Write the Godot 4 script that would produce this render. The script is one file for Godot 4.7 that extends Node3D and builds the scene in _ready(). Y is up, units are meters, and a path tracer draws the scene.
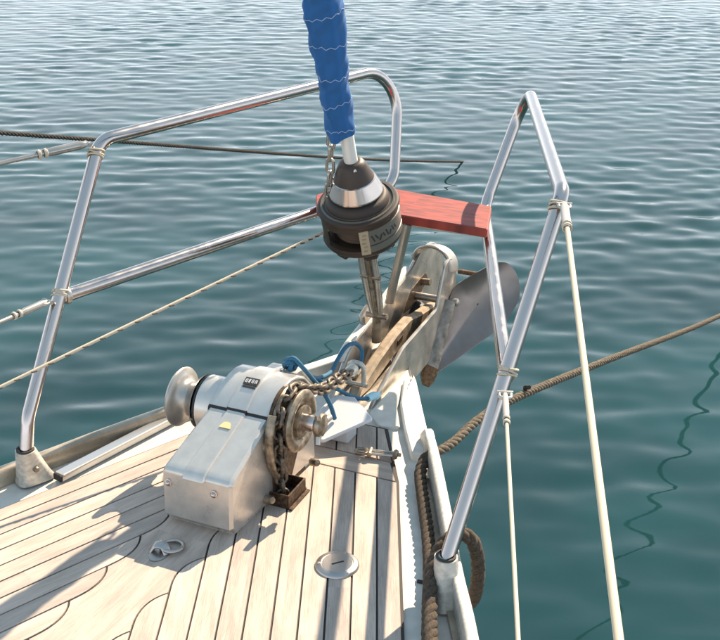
extends Node3D
# The foredeck of a moored sailing yacht seen from its starboard side deck, looking over the bow.
# x is starboard, -z is forward, y = 0 is the teak deck; the water lies 0.925 m below.

const WATER_Y := -0.925
var names := {}
var M := {}
var rng := RandomNumberGenerator.new()

# ---------------------------------------------------------------- mesh builder
class MB:
	var st := SurfaceTool.new()
	var count := 0
	var narrows := false

	func _init():
		st.begin(Mesh.PRIMITIVE_TRIANGLES)

	func t3(a: Vector3, b: Vector3, c: Vector3, na: Vector3, nb: Vector3, nc: Vector3, ua := Vector2.ZERO, ub := Vector2.ZERO, uc := Vector2.ZERO):
		if narrows:
			a = narrowed(a); b = narrowed(b); c = narrowed(c)
		if (b - a).cross(c - a).dot(na + nb + nc) > 0.0:
			var q := b; b = c; c = q
			var nq := nb; nb = nc; nc = nq
			var uq := ub; ub = uc; uc = uq
		st.set_normal(na); st.set_uv(ua); st.add_vertex(a)
		st.set_normal(nb); st.set_uv(ub); st.add_vertex(b)
		st.set_normal(nc); st.set_uv(uc); st.add_vertex(c)
		count += 1

	# the windlass casing narrows towards its top and stands a little askew
	static func narrowed(p: Vector3) -> Vector3:
		var f := clampf((p.y - 0.115) / 0.11, 0.0, 1.0)
		p.x = -0.058 + (p.x + 0.058) * lerpf(1.0, 0.82, f) + (-1.54 - p.z) * 0.05
		return p

	func flat(a: Vector3, b: Vector3, c: Vector3, n: Vector3):
		t3(a, b, c, n, n, n)

	# rows of points as a smooth surface; wrap joins the last column to the first
	func surf(rows: Array, wrap := true, sign := 0.0, us := 1.0, vs := 1.0):
		var ni := rows.size()
		var nj: int = rows[0].size()
		var norms := []
		var total := 0.0
		for i in ni:
			var r: PackedVector3Array = rows[i]
			var up: PackedVector3Array = rows[mini(i + 1, ni - 1)]
			var dn: PackedVector3Array = rows[maxi(i - 1, 0)]
			var cen := Vector3.ZERO
			for p in r:
				cen += p
			cen /= nj
			var row := PackedVector3Array()
			for j in nj:
				var j1 := (j + 1) % nj if wrap else mini(j + 1, nj - 1)
				var j0 := (j + nj - 1) % nj if wrap else maxi(j - 1, 0)
				var n := (up[j] - dn[j]).cross(r[j1] - r[j0])
				n = n.normalized() if n.length() > 1e-12 else Vector3.UP
				total += n.dot(r[j] - cen)
				row.append(n)
			norms.append(row)
		var s := sign if sign != 0.0 else (1.0 if total >= 0.0 else -1.0)
		for i in ni - 1:
			for j in (nj if wrap else nj - 1):
				var k := (j + 1) % nj
				var a: Vector3 = rows[i][j]; var b: Vector3 = rows[i][k]; var c: Vector3 = rows[i + 1][k]; var d: Vector3 = rows[i + 1][j]
				var na: Vector3 = norms[i][j] * s; var nb: Vector3 = norms[i][k] * s; var nc: Vector3 = norms[i + 1][k] * s; var nd: Vector3 = norms[i + 1][j] * s
				var ua := Vector2(float(j) / nj * us, float(i) / ni * vs); var ub := Vector2(float(j + 1) / nj * us, ua.y)
				var uc := Vector2(ub.x, float(i + 1) / ni * vs); var ud := Vector2(ua.x, uc.y)
				t3(a, b, c, na, nb, nc, ua, ub, uc)
				t3(a, c, d, na, nc, nd, ua, uc, ud)

	func fan(r: PackedVector3Array, n: Vector3):
		var cen := Vector3.ZERO
		for p in r:
			cen += p
		cen /= r.size()
		for j in r.size():
			flat(cen, r[j], r[(j + 1) % r.size()], n)

	# a tube along a path; rad may be a float or one radius per point
	func tube(path: PackedVector3Array, rad, sides := 14, flatten := 1.0, up_hint := Vector3.UP, caps := true):
		var rows := []
		var t := (path[1] - path[0]).normalized()
		var u := (up_hint - t * up_hint.dot(t))
		if u.length() < 0.05:
			u = Vector3.RIGHT - t * t.x
		u = u.normalized()
		for i in path.size():
			var tn := (path[mini(i + 1, path.size() - 1)] - path[maxi(i - 1, 0)]).normalized()
			u = (u - tn * u.dot(tn)).normalized()
			var w := tn.cross(u)
			var r: float = rad if rad is float else rad[i]
			var row := PackedVector3Array()
			for j in sides:
				var a := TAU * j / sides
				row.append(path[i] + u * cos(a) * r * flatten + w * sin(a) * r)
			rows.append(row)
		surf(rows, true)
		if caps:
			fan(rows[0], (path[0] - path[1]).normalized())
			fan(rows[-1], (path[-1] - path[-2]).normalized())

	# laid rope of three strands
	func rope(path: PackedVector3Array, R: float, pitch: float, sides := 6, strands := 3):
		var total := 0.0
		for i in path.size() - 1:
			total += path[i].distance_to(path[i + 1])
		var steps := int(total / pitch * 9.0) + 2
		var lines := []
		for k in strands:
			lines.append(PackedVector3Array())
		var u := Vector3.UP
		var seg := 0
		var at := 0.0
		for s in steps + 1:
			var want := total * s / steps
			while seg < path.size() - 2 and at + path[seg].distance_to(path[seg + 1]) < want:
				at += path[seg].distance_to(path[seg + 1]); seg += 1
			var L := path[seg].distance_to(path[seg + 1])
			var f := clampf((want - at) / L, 0.0, 1.0)
			var p := path[seg].lerp(path[seg + 1], f)
			var t0 := (path[mini(seg + 1, path.size() - 1)] - path[maxi(seg - 1, 0)]).normalized()
			var t1 := (path[mini(seg + 2, path.size() - 1)] - path[seg]).normalized()
			var t := t0.lerp(t1, f).normalized()
			u = u - t * u.dot(t)
			if u.length() < 0.01:
				u = Vector3.RIGHT - t * t.x
			u = u.normalized()
			var w := t.cross(u)
			for k in strands:
				var a := TAU * (want / pitch + float(k) / strands)
				lines[k].append(p + (u * cos(a) + w * sin(a)) * R * 0.42)
		for k in strands:
			tube(lines[k], R * 0.61, sides)

	# a long face keeps its own normal where it meets a short bevel
	static func blend(a: Vector2, b: Vector2, la: float, lb: float) -> Vector2:
		if la > 3.0 * lb: return a
		if lb > 3.0 * la: return b
		return (a + b).normalized()

	# polygon in the xy plane of X pushed along z from 0 to depth, with bevelled rims
	func prism(poly: PackedVector2Array, X: Transform3D, depth: float, bevel := 0.0, both := true):
		if Geometry2D.is_polygon_clockwise(poly):
			poly = poly.duplicate(); poly.reverse()
		var n := poly.size()
		var en := []
		for i in n:
			var d := (poly[(i + 1) % n] - poly[i]).normalized()
			en.append(Vector2(d.y, -d.x))
		var inset := PackedVector2Array()
		for i in n:
			var a: Vector2 = en[(i + n - 1) % n]; var b: Vector2 = en[i]
			var m := (a + b)
			m = m / maxf(0.35, m.length_squared() * 0.5)
			inset.append(poly[i] - m * bevel)
		var rings := []
		if bevel > 0.0 and both:
			rings = [[inset, 0.0], [poly, bevel], [poly, depth - bevel], [inset, depth]]
		elif bevel > 0.0:
			rings = [[poly, 0.0], [poly, depth - bevel], [inset, depth]]
		else:
			rings = [[poly, 0.0], [poly, depth]]
		for k in rings.size() - 1:
			var za: float = rings[k][1]; var zb: float = rings[k + 1][1]
			var tilt := 0.0
			if bevel > 0.0:
				if both and k == 0: tilt = -0.7
				elif k == rings.size() - 2: tilt = 0.7
			for i in n:
				var j := (i + 1) % n
				var e: Vector2 = en[i]
				var ea := e; var eb := e
				var prev: Vector2 = en[(i + n - 1) % n]; var nxt: Vector2 = en[j]
				var L0 := poly[i].distance_to(poly[(i + n - 1) % n]); var L1 := poly[i].distance_to(poly[j]); var L2 := poly[j].distance_to(poly[(j + 1) % n])
				if prev.dot(e) > 0.75: ea = blend(prev, e, L0, L1)
				if nxt.dot(e) > 0.75: eb = blend(e, nxt, L1, L2)
				var c := sqrt(1.0 - tilt * tilt)
				var na := (X.basis * Vector3(ea.x * c, ea.y * c, tilt)).normalized()
				var nb := (X.basis * Vector3(eb.x * c, eb.y * c, tilt)).normalized()
				var pa: Vector2 = rings[k][0][i]; var pb: Vector2 = rings[k][0][j]; var pc: Vector2 = rings[k + 1][0][j]; var pd: Vector2 = rings[k + 1][0][i]
				var A := X * Vector3(pa.x, pa.y, za); var B := X * Vector3(pb.x, pb.y, za); var C := X * Vector3(pc.x, pc.y, zb); var D := X * Vector3(pd.x, pd.y, zb)
				t3(A, B, C, na, nb, nb, pa, pb, pc)
				t3(A, C, D, na, nb, na, pa, pc, pd)
		for side in 2:
			var ring: PackedVector2Array = rings[0][0] if side == 0 else rings[-1][0]
			var z: float = rings[0][1] if side == 0 else rings[-1][1]
			var nn := (X.basis * Vector3(0, 0, -1 if side == 0 else 1)).normalized()
			var tris := Geometry2D.triangulate_polygon(poly)
			for i in range(0, tris.size(), 3):
				var a := ring[tris[i]]; var b := ring[tris[i + 1]]; var c := ring[tris[i + 2]]
				t3(X * Vector3(a.x, a.y, z), X * Vector3(b.x, b.y, z), X * Vector3(c.x, c.y, z), nn, nn, nn, a, b, c)

	# profile of (radius, height) turned about the y axis of X, from a0 to a1
	func lathe(prof: PackedVector2Array, X: Transform3D, sides := 40, a0 := 0.0, a1 := TAU):
		var n := prof.size()
		var en := []
		for i in n - 1:
			var d := (prof[i + 1] - prof[i]).normalized()
			en.append(Vector2(d.y, -d.x))
		for i in n - 1:
			var e: Vector2 = en[i]
			var ea := e; var eb := e
			var L1 := prof[i].distance_to(prof[i + 1])
			if i > 0 and en[i - 1].dot(e) > 0.7: ea = blend(en[i - 1], e, prof[i - 1].distance_to(prof[i]), L1)
			if i < n - 2 and en[i + 1].dot(e) > 0.7: eb = blend(e, en[i + 1], L1, prof[i + 1].distance_to(prof[i + 2]))
			for j in sides:
				var t0 := lerpf(a0, a1, float(j) / sides); var t1 := lerpf(a0, a1, float(j + 1) / sides)
				var c0 := Vector3(cos(t0), 0, sin(t0)); var c1 := Vector3(cos(t1), 0, sin(t1))
				var p := prof[i]; var q := prof[i + 1]
				var A := X * (c0 * p.x + Vector3.UP * p.y); var B := X * (c1 * p.x + Vector3.UP * p.y)
				var C := X * (c1 * q.x + Vector3.UP * q.y); var D := X * (c0 * q.x + Vector3.UP * q.y)
				var nA := X.basis * (c0 * ea.x + Vector3.UP * ea.y); var nB := X.basis * (c1 * ea.x + Vector3.UP * ea.y)
				var nC := X.basis * (c1 * eb.x + Vector3.UP * eb.y); var nD := X.basis * (c0 * eb.x + Vector3.UP * eb.y)
				if p.x > 1e-6:
					t3(A, B, C, nA, nB, nC, Vector2(t0, p.y), Vector2(t1, p.y), Vector2(t1, q.y))
				if q.x > 1e-6:
					t3(A, C, D, nA, nC, nD, Vector2(t0, p.y), Vector2(t1, q.y), Vector2(t0, q.y))

	func box(center: Vector3, size: Vector3, bevel := 0.0, basis := Basis.IDENTITY):
		var h := size * 0.5
		var b := bevel
		var poly := PackedVector2Array([Vector2(-h.x + b, -h.y), Vector2(h.x - b, -h.y), Vector2(h.x, -h.y + b), Vector2(h.x, h.y - b), Vector2(h.x - b, h.y), Vector2(-h.x + b, h.y), Vector2(-h.x, h.y - b), Vector2(-h.x, -h.y + b)])
		if b <= 0.0:
			poly = PackedVector2Array([Vector2(-h.x, -h.y), Vector2(h.x, -h.y), Vector2(h.x, h.y), Vector2(-h.x, h.y)])
		prism(poly, Transform3D(basis, center - basis.z * h.z), size.z, b)

	func done() -> ArrayMesh:
		return st.commit()

# ---------------------------------------------------------------- naming and placing
func numbered(called: String, parent: Node = self) -> String:
	var key := str(parent.get_instance_id()) + called
	var k: int = names.get(key, 0)
	names[key] = k + 1
	return called if k == 0 else "%s_%03d" % [called, k]

func thing(called: String, label: String, category: String, at := Vector3.ZERO, group := "") -> Node3D:
	var o := Node3D.new()
	o.name = numbered(called)
	add_child(o, true)
	o.position = at
	o.set_meta("label", label)
	o.set_meta("category", category)
	if group != "":
		o.set_meta("group", group)
	return o

# a part: geometry is given in world coordinates, the parent may sit anywhere
func part(called: String, mb: MB, m: Material, parent: Node3D) -> MeshInstance3D:
	var o := MeshInstance3D.new()
	o.name = numbered(called, parent)
	o.mesh = mb.done()
	o.material_override = m
	parent.add_child(o, true)
	var at := Vector3.ZERO
	var p: Node = parent
	while p is Node3D and p != self:
		at += (p as Node3D).position
		p = p.get_parent()
	o.position = -at
	return o

func single(called: String, label: String, category: String, mb: MB, m: Material, group := "") -> MeshInstance3D:
	var o := MeshInstance3D.new()
	o.name = numbered(called)
	o.mesh = mb.done()
	o.material_override = m
	add_child(o, true)
	o.set_meta("label", label)
	o.set_meta("category", category)
	if group != "":
		o.set_meta("group", group)
	return o

# ---------------------------------------------------------------- paths
func pv(a: Array) -> PackedVector3Array:
	return PackedVector3Array(a)

func smooth(pts: Array, per := 8) -> PackedVector3Array:
	var out := PackedVector3Array()
	for i in pts.size() - 1:
		var p0: Vector3 = pts[maxi(i - 1, 0)]; var p1: Vector3 = pts[i]; var p2: Vector3 = pts[i + 1]; var p3: Vector3 = pts[mini(i + 2, pts.size() - 1)]
		for k in per:
			out.append(p1.cubic_interpolate(p2, p0, p3, float(k) / per))
	out.append(pts[-1])
	return out

# straight runs joined by arcs of the given radii
func bent(pts: Array, radii: Array, per := 10) -> PackedVector3Array:
	var out := PackedVector3Array([pts[0]])
	for i in range(1, pts.size() - 1):
		var p: Vector3 = pts[i]
		var a: Vector3 = (pts[i - 1] - p).normalized()
		var b: Vector3 = (pts[i + 1] - p).normalized()
		var half := acos(clampf(a.dot(b), -1, 1)) * 0.5
		var r: float = radii[i - 1]
		var back := r / tan(half)
		var cen := p + (a + b).normalized() * r / sin(half)
		var s := p + a * back - cen
		var e := p + b * back - cen
		for k in per + 1:
			out.append(cen + s.slerp(e, float(k) / per))
	out.append(pts[-1])
	return out

func line(a: Vector3, b: Vector3, n := 2) -> PackedVector3Array:
	var out := PackedVector3Array()
	for i in n:
		out.append(a.lerp(b, float(i) / (n - 1)))
	return out

func axis_along(d: Vector3, at: Vector3) -> Transform3D:
	var y := d.normalized()
	var x := Vector3.UP.cross(y)
	if x.length() < 0.01:
		x = Vector3.RIGHT
	x = x.normalized()
	return Transform3D(Basis(x, y, x.cross(y)), at)

func rounded(pts: Array, r: float, per := 5) -> PackedVector2Array:
	var out := PackedVector2Array()
	var n := pts.size()
	for i in n:
		var p: Vector2 = pts[i]
		var a: Vector2 = pts[(i + n - 1) % n] - p
		var b: Vector2 = pts[(i + 1) % n] - p
		var back := minf(r, minf(a.length(), b.length()) * 0.45)
		var s := p + a.normalized() * back
		var e := p + b.normalized() * back
		for k in per + 1:
			var t := float(k) / per
			out.append(s.lerp(p, t).lerp(p.lerp(e, t), t))
	return out

# ---------------------------------------------------------------- materials
func mat(color: Color, rough: float, metal := 0.0, spec := 0.5) -> StandardMaterial3D:
	var m := StandardMaterial3D.new()
	m.albedo_color = color.linear_to_srgb()
	m.roughness = rough
	m.metallic = metal
	m.metallic_specular = spec
	return m

func noise_image(w: int, h: int, f: Callable) -> ImageTexture:
	var im := Image.create(w, h, false, Image.FORMAT_RGB8)
	for y in h:
		for x in w:
			var v: Color = f.call(float(x) / w, float(y) / h)
			im.set_pixel(x, y, v)
	im.generate_mipmaps()
	return ImageTexture.create_from_image(im)

func noise_tex(freq: float, lo: float, hi: float, seed_: int, size := 256, as_normal := false, bump := 4.0) -> NoiseTexture2D:
	var n := FastNoiseLite.new()
	n.seed = seed_
	n.frequency = freq
	n.fractal_octaves = 5
	var t := NoiseTexture2D.new()
	t.width = size; t.height = size; t.seamless = true
	t.noise = n
	if as_normal:
		t.as_normal_map = true
		t.bump_strength = bump
	else:
		var g := Gradient.new()
		g.set_color(0, Color(lo, lo, lo)); g.set_color(1, Color(hi, hi, hi))
		t.color_ramp = g
	return t

func triplanar(m: StandardMaterial3D, s: float):
	m.uv1_triplanar = true
	m.uv1_world_triplanar = true
	m.uv1_scale = Vector3(s, s, s)

func make_materials():
	var fine := FastNoiseLite.new(); fine.seed = 5; fine.frequency = 1.0; fine.fractal_octaves = 3
	# bleached teak: long thin grain, grey pores, faint blotches
	var grain := noise_image(256, 1024, func(u, v):
		var g := fine.get_noise_2d(u * 46.0, v * 7.0)
		var g2 := fine.get_noise_2d(u * 150.0 + 90.0, v * 16.0)
		var b := fine.get_noise_2d(u * 3.0 + 40.0, v * 5.0 + 11.0)
		var k := 0.92 + 0.07 * g + 0.06 * g2 + 0.10 * b
		if g2 < -0.36: k -= 0.06
		return Color(clampf(k, 0, 1), clampf(k * 0.985, 0, 1), clampf(k * 0.965, 0, 1)))
	var tints := [Color(0.53, 0.445, 0.395), Color(0.57, 0.485, 0.432), Color(0.50, 0.422, 0.377), Color(0.55, 0.468, 0.416), Color(0.52, 0.432, 0.376), Color(0.475, 0.41, 0.372)]
	M.teak = []
	var gr_n := noise_tex(0.03, 0, 1, 8, 256, true, 2.0)
	for t in tints:
		var m := mat(t, 0.78)
		m.albedo_texture = grain
		m.uv1_scale = Vector3(9, 1.1, 1)
		m.normal_enabled = true; m.normal_texture = gr_n; m.normal_scale = 0.25
		M.teak.append(m)
	var smear := noise_tex(0.012, 0.35, 1.0, 3)
	var speck := noise_tex(0.05, 0.72, 1.0, 6)
	var lumps := noise_tex(0.04, 0, 1, 9, 256, true, 3.0)
	M.caulk = mat(Color(0.036, 0.029, 0.027), 0.7)
	M.gelcoat = mat(Color(0.70, 0.67, 0.61), 0.38)
	M.gelcoat.albedo_texture = noise_tex(0.02, 0.88, 1.0, 71); triplanar(M.gelcoat, 3.0)
	M.steel = mat(Color(0.54, 0.475, 0.445), 0.28, 1.0)
	M.bright_steel = mat(Color(0.42, 0.395, 0.375), 0.30, 0.9)
	M.steel.roughness_texture = smear; triplanar(M.steel, 5.0)
	M.worn_steel = mat(Color(0.54, 0.50, 0.45), 0.48, 0.75)
	M.worn_steel.roughness_texture = smear; M.worn_steel.albedo_texture = noise_tex(0.01, 0.80, 1.0, 73, 512); triplanar(M.worn_steel, 2.6)
	M.galvanised = mat(Color(0.50, 0.455, 0.40), 0.62, 0.75)
	M.galvanised.albedo_texture = noise_tex(0.02, 0.45, 1.0, 17); M.galvanised.normal_enabled = true; M.galvanised.normal_texture = lumps; M.galvanised.normal_scale = 0.25
	triplanar(M.galvanised, 6.0)
	M.fluke = mat(Color(0.30, 0.25, 0.225), 0.36, 0.9)
	M.fluke.albedo_texture = noise_tex(0.01, 0.8, 1.0, 21); triplanar(M.fluke, 5.0)
	M.shank = mat(Color(0.45, 0.355, 0.255), 0.5, 0.4)
	M.shank.albedo_texture = noise_tex(0.012, 0.65, 1.0, 23); triplanar(M.shank, 8.0)
	M.rust = mat(Color(0.36, 0.20, 0.10), 0.8, 0.2)
	M.rust.albedo_texture = noise_tex(0.03, 0.4, 1.0, 25); triplanar(M.rust, 10.0)
	M.cast = mat(Color(0.66, 0.625, 0.58), 0.34, 0.65)
	M.cast.roughness_texture = noise_tex(0.02, 0.75, 1.0, 31); M.cast.normal_enabled = true; M.cast.normal_texture = lumps; M.cast.normal_scale = 0.05; M.cast.albedo_texture = noise_tex(0.02, 0.92, 1.0, 33)
	triplanar(M.cast, 5.0)
	M.cream_cast = mat(Color(0.74, 0.71, 0.64), 0.45, 0.35)
	M.cream_cast.albedo_texture = speck; triplanar(M.cream_cast, 6.0)
	M.bronze = mat(Color(0.50, 0.41, 0.31), 0.42, 0.8)
	M.bronze.albedo_texture = noise_tex(0.02, 0.45, 1.0, 35); triplanar(M.bronze, 9.0)
	M.dark_bronze = mat(Color(0.16, 0.10, 0.065), 0.55, 0.6)
	M.dark_bronze.albedo_texture = noise_tex(0.03, 0.4, 1.0, 37); triplanar(M.dark_bronze, 9.0)
	M.chain = mat(Color(0.33, 0.27, 0.215), 0.55, 0.75)
	M.chain.albedo_texture = noise_tex(0.03, 0.35, 1.0, 39); triplanar(M.chain, 12.0)
	M.rail = mat(Color(0.62, 0.52, 0.40), 0.45, 0.45)
	M.rail.albedo_texture = noise_tex(0.01, 0.65, 1.0, 41); M.rail.roughness_texture = smear; triplanar(M.rail, 3.0)
	M.track = mat(Color(0.62, 0.61, 0.60), 0.35, 0.9)
	M.brown_plastic = mat(Color(0.036, 0.021, 0.0135), 0.45)
	M.dark_brown = mat(Color(0.028, 0.017, 0.012), 0.6)
	M.grey_band = mat(Color(0.115, 0.108, 0.092), 0.35)
	M.cream_label = mat(Color(0.36, 0.29, 0.20), 0.6)
	M.black_print = mat(Color(0.02, 0.02, 0.02), 0.6)
	M.yellow_print = mat(Color(0.66, 0.54, 0.27), 0.6)
	M.white_plate = mat(Color(0.58, 0.58, 0.60), 0.4)
	M.red = mat(Color(0.37, 0.047, 0.03), 0.55)
	M.red.albedo_texture = noise_image(128, 256, func(u, v):
		var k := 0.82 + 0.30 * fine.get_noise_2d(u * 4.0, v * 44.0) + 0.22 * fine.get_noise_2d(u * 5.0 + 7.0, v * 5.0)
		return Color(clampf(k, 0, 1), clampf(k, 0, 1) * 0.98, clampf(k, 0, 1) * 0.97))
	M.red.uv1_scale = Vector3(2.3, 7, 1)
	var weave := noise_image(64, 64, func(u, v):
		var k := 0.5 + 0.25 * sin(u * TAU * 8.0) * (1.0 if sin(v * TAU * 8.0) > 0 else -1.0) + 0.2 * sin(v * TAU * 8.0)
		return Color(k, k, k))
	var wi: Image = weave.get_image(); wi.bump_map_to_normal_map(1.5)
	M.canvas = mat(Color(0.021, 0.158, 0.46), 0.82)
	M.canvas.albedo_texture = noise_tex(0.012, 0.72, 1.0, 51)
	M.canvas.normal_enabled = true; M.canvas.normal_texture = ImageTexture.create_from_image(wi); M.canvas.normal_scale = 0.25
	M.canvas.uv1_scale = Vector3(3, 40, 1)
	M.canvas.rim_enabled = true; M.canvas.rim = 0.3
	M.canvas.backlight_enabled = true; M.canvas.backlight = Color(0.1, 0.25, 0.5)
	M.thread = mat(Color(0.30, 0.38, 0.54), 0.9)
	M.tan_rope = mat(Color(0.135, 0.097, 0.068), 0.95)
	M.tan_rope.albedo_texture = noise_tex(0.05, 0.45, 1.0, 53); triplanar(M.tan_rope, 14.0)
	M.old_rope = mat(Color(0.23, 0.18, 0.125), 0.95)
	M.old_rope.albedo_texture = noise_tex(0.05, 0.35, 1.0, 55); triplanar(M.old_rope, 10.0)
	M.black_rope = mat(Color(0.03, 0.026, 0.022), 0.9)
	M.cream_rope = mat(Color(0.50, 0.43, 0.33), 0.9)
	M.fleck = mat(Color(0.10, 0.07, 0.05), 0.9)
	M.blue_rope = mat(Color(0.05, 0.24, 0.42), 0.8)
	M.blue_rope.albedo_texture = noise_tex(0.1, 0.4, 1.0, 57); triplanar(M.blue_rope, 20.0)
	M.light_blue = mat(Color(0.38, 0.62, 0.72), 0.8)
	M.wire_cover = mat(Color(0.52, 0.45, 0.32), 0.5)
	M.white_sleeve = mat(Color(0.46, 0.43, 0.385), 0.4)
	M.tape = mat(Color(0.45, 0.40, 0.33), 0.8)
	M.spar = mat(Color(0.78, 0.77, 0.75), 0.4, 0.3)
	M.black_rubber = mat(Color(0.015, 0.015, 0.016), 0.6)
	M.hull = mat(Color(0.78, 0.77, 0.74), 0.25)
	M.water = mat(Color(0.01, 0.03, 0.03), 0.045, 0.0, 0.5)
	M.water.transparency = BaseMaterial3D.TRANSPARENCY_ALPHA
	M.water.albedo_color.a = 0.01
	M.seabed = mat(Color(0.011, 0.052, 0.057), 0.95, 0.0, 0.0)
	M.seabed.albedo_texture = noise_tex(0.008, 0.75, 1.0, 61); triplanar(M.seabed, 0.07)

# ---------------------------------------------------------------- the whole
func _ready():
	rng.seed = 11
	# camera, sky, sun, exposure
	var cam := Camera3D.new()
	cam.name = "camera"
	cam.fov = 32.27
	cam.near = 0.05
	cam.far = 2000.0
	cam.position = Vector3(0.95, 1.25, 0.0)
	cam.rotation_degrees = Vector3(-23.65, 23.64, 0.41)
	add_child(cam)
	cam.current = true
	var e := Environment.new()
	e.background_mode = Environment.BG_SKY
	var sm := ProceduralSkyMaterial.new()
	sm.sky_top_color = Color(0.475, 0.57, 0.645)
	sm.sky_horizon_color = Color(0.925, 0.955, 0.98)
	sm.sky_curve = 0.185
	sm.energy_multiplier = 1.0
	sm.ground_bottom_color = Color(0.22, 0.36, 0.40)
	sm.ground_horizon_color = Color(0.60, 0.70, 0.75)
	sm.sun_angle_max = 20.0
	var sky := Sky.new()
	sky.sky_material = sm
	e.sky = sky
	e.tonemap_mode = Environment.TONE_MAPPER_LINEAR
	e.tonemap_exposure = 2.2
	e.sdfgi_enabled = true
	e.ssao_enabled = true
	e.ssil_enabled = true
	var we := WorldEnvironment.new()
	we.name = "environment"
	we.environment = e
	add_child(we)
	var sun := DirectionalLight3D.new()
	sun.name = "sun"
	sun.light_energy = 1.6
	sun.light_color = Color(1.0, 0.915, 0.80)
	sun.light_angular_distance = 0.5
	sun.shadow_enabled = true
	var az := deg_to_rad(12.0)
	var el := deg_to_rad(41.0)
	add_child(sun)
	sun.look_at_from_position(Vector3(sin(az) * cos(el), sin(el), -cos(az) * cos(el)) * 20.0, Vector3.ZERO)

	make_materials()
	build_water()
	build_boat()
	build_pulpit()
	build_lifelines()
	build_bow_fitting()
	build_anchor()
	build_furler()
	build_sail()
	build_seat()
	build_windlass()
	build_chain()
	build_deck_gear()
	build_ropes()

# ---------------------------------------------------------------- water
func axis_steps(a: float, b: float, step: float, far: float) -> PackedFloat32Array:
	var mid := PackedFloat32Array()
	var n := int(round((b - a) / step))
	for i in n + 1:
		mid.append(a + (b - a) * i / n)
	var lo := PackedFloat32Array(); var hi := PackedFloat32Array()
	var s := step; var d := 0.0
	while d < far:
		s *= 1.22; d += s
		lo.append(a - d); hi.append(b + d)
	lo.reverse()
	lo.append_array(mid); lo.append_array(hi)
	return lo

func build_water():
	var xs := axis_steps(-11.5, 2.4, 0.025, 700.0)
	var zs := axis_steps(-18.0, -1.0, 0.025, 700.0)
	var kx := PackedFloat32Array(); var kz := PackedFloat32Array(); var ph := PackedFloat32Array(); var am := PackedFloat32Array()
	var r := RandomNumberGenerator.new(); r.seed = 42
	var comps := 38
	for i in comps:
		var t := float(i) / (comps - 1)
		var lam := 0.09 * pow(10.0, t)            # 0.09 m ... 0.9 m
		var spread := r.randfn() * 0.40
		if i % 6 == 5:
			spread += 1.1 * (1 if r.randf() > 0.5 else -1)
		var a := deg_to_rad(-23.6) + spread        # wind blows roughly towards the bow
		var slope := 0.0235 * exp(-pow((log(lam) - log(0.215)) / 0.75, 2.0))
		var k := TAU / lam
		kx.append(sin(a) * k); kz.append(-cos(a) * k)
		ph.append(r.randf() * TAU); am.append(slope / k)
	var gust := FastNoiseLite.new(); gust.seed = 4; gust.frequency = 0.28
	var nx := xs.size(); var nz := zs.size()
	var v := PackedVector3Array(); v.resize(nx * nz)
	var h := PackedFloat32Array(); h.resize(nx * nz)
	for j in nz:
		var z := zs[j]
		var oz := maxf(maxf(-18.0 - z, z + 1.0), 0.0)
		for i in nx:
			var x := xs[i]
			var o := maxf(oz, maxf(maxf(-11.5 - x, x - 2.4), 0.0))
			var y := 0.0
			if o < 1.5:
				for c in comps:
					y += am[c] * sin(kx[c] * x + kz[c] * z + ph[c])
				y *= (1.0 + 0.75 * gust.get_noise_2d(x, z)) * (1.0 - o / 1.5)
			v[j * nx + i] = Vector3(x, WATER_Y + y, z)
	var nrm := PackedVector3Array(); nrm.resize(nx * nz)
	for j in nz:
		for i in nx:
			var a := v[j * nx + mini(i + 1, nx - 1)] - v[j * nx + maxi(i - 1, 0)]
			var b := v[mini(j + 1, nz - 1) * nx + i] - v[maxi(j - 1, 0) * nx + i]
			nrm[j * nx + i] = b.cross(a).normalized()
	var idx := PackedInt32Array(); idx.resize((nx - 1) * (nz - 1) * 6)
	var q := 0
	for j in nz - 1:
		for i in nx - 1:
			var a := j * nx + i
			idx[q] = a; idx[q + 1] = a + 1; idx[q + 2] = a + nx + 1
			idx[q + 3] = a; idx[q + 4] = a + nx + 1; idx[q + 5] = a + nx
			q += 6
	var arr := []
	arr.resize(Mesh.ARRAY_MAX)
	arr[Mesh.ARRAY_VERTEX] = v; arr[Mesh.ARRAY_NORMAL] = nrm; arr[Mesh.ARRAY_INDEX] = idx
	var me := ArrayMesh.new()
	me.add_surface_from_arrays(Mesh.PRIMITIVE_TRIANGLES, arr)
	var o := MeshInstance3D.new()
	o.name = "water"
	o.mesh = me
	o.material_override = M.water
	o.set_meta("kind", "structure")
	o.set_meta("label", "rippled blue green harbour water around the bow")
	add_child(o)
	# the murky bottom seven metres down gives the water its green body colour
	var mb := MB.new()
	var S := 600.0
	mb.flat(Vector3(-S, -8.0, -S), Vector3(S, -8.0, -S), Vector3(S, -8.0, S), Vector3.UP)
	mb.flat(Vector3(-S, -8.0, -S), Vector3(S, -8.0, S), Vector3(-S, -8.0, S), Vector3.UP)
	var bed := MeshInstance3D.new()
	bed.name = "seabed"
	bed.mesh = mb.done()
	bed.material_override = M.seabed
	bed.set_meta("kind", "structure")
	bed.set_meta("label", "murky green bottom under the harbour water")
	add_child(bed)

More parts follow.
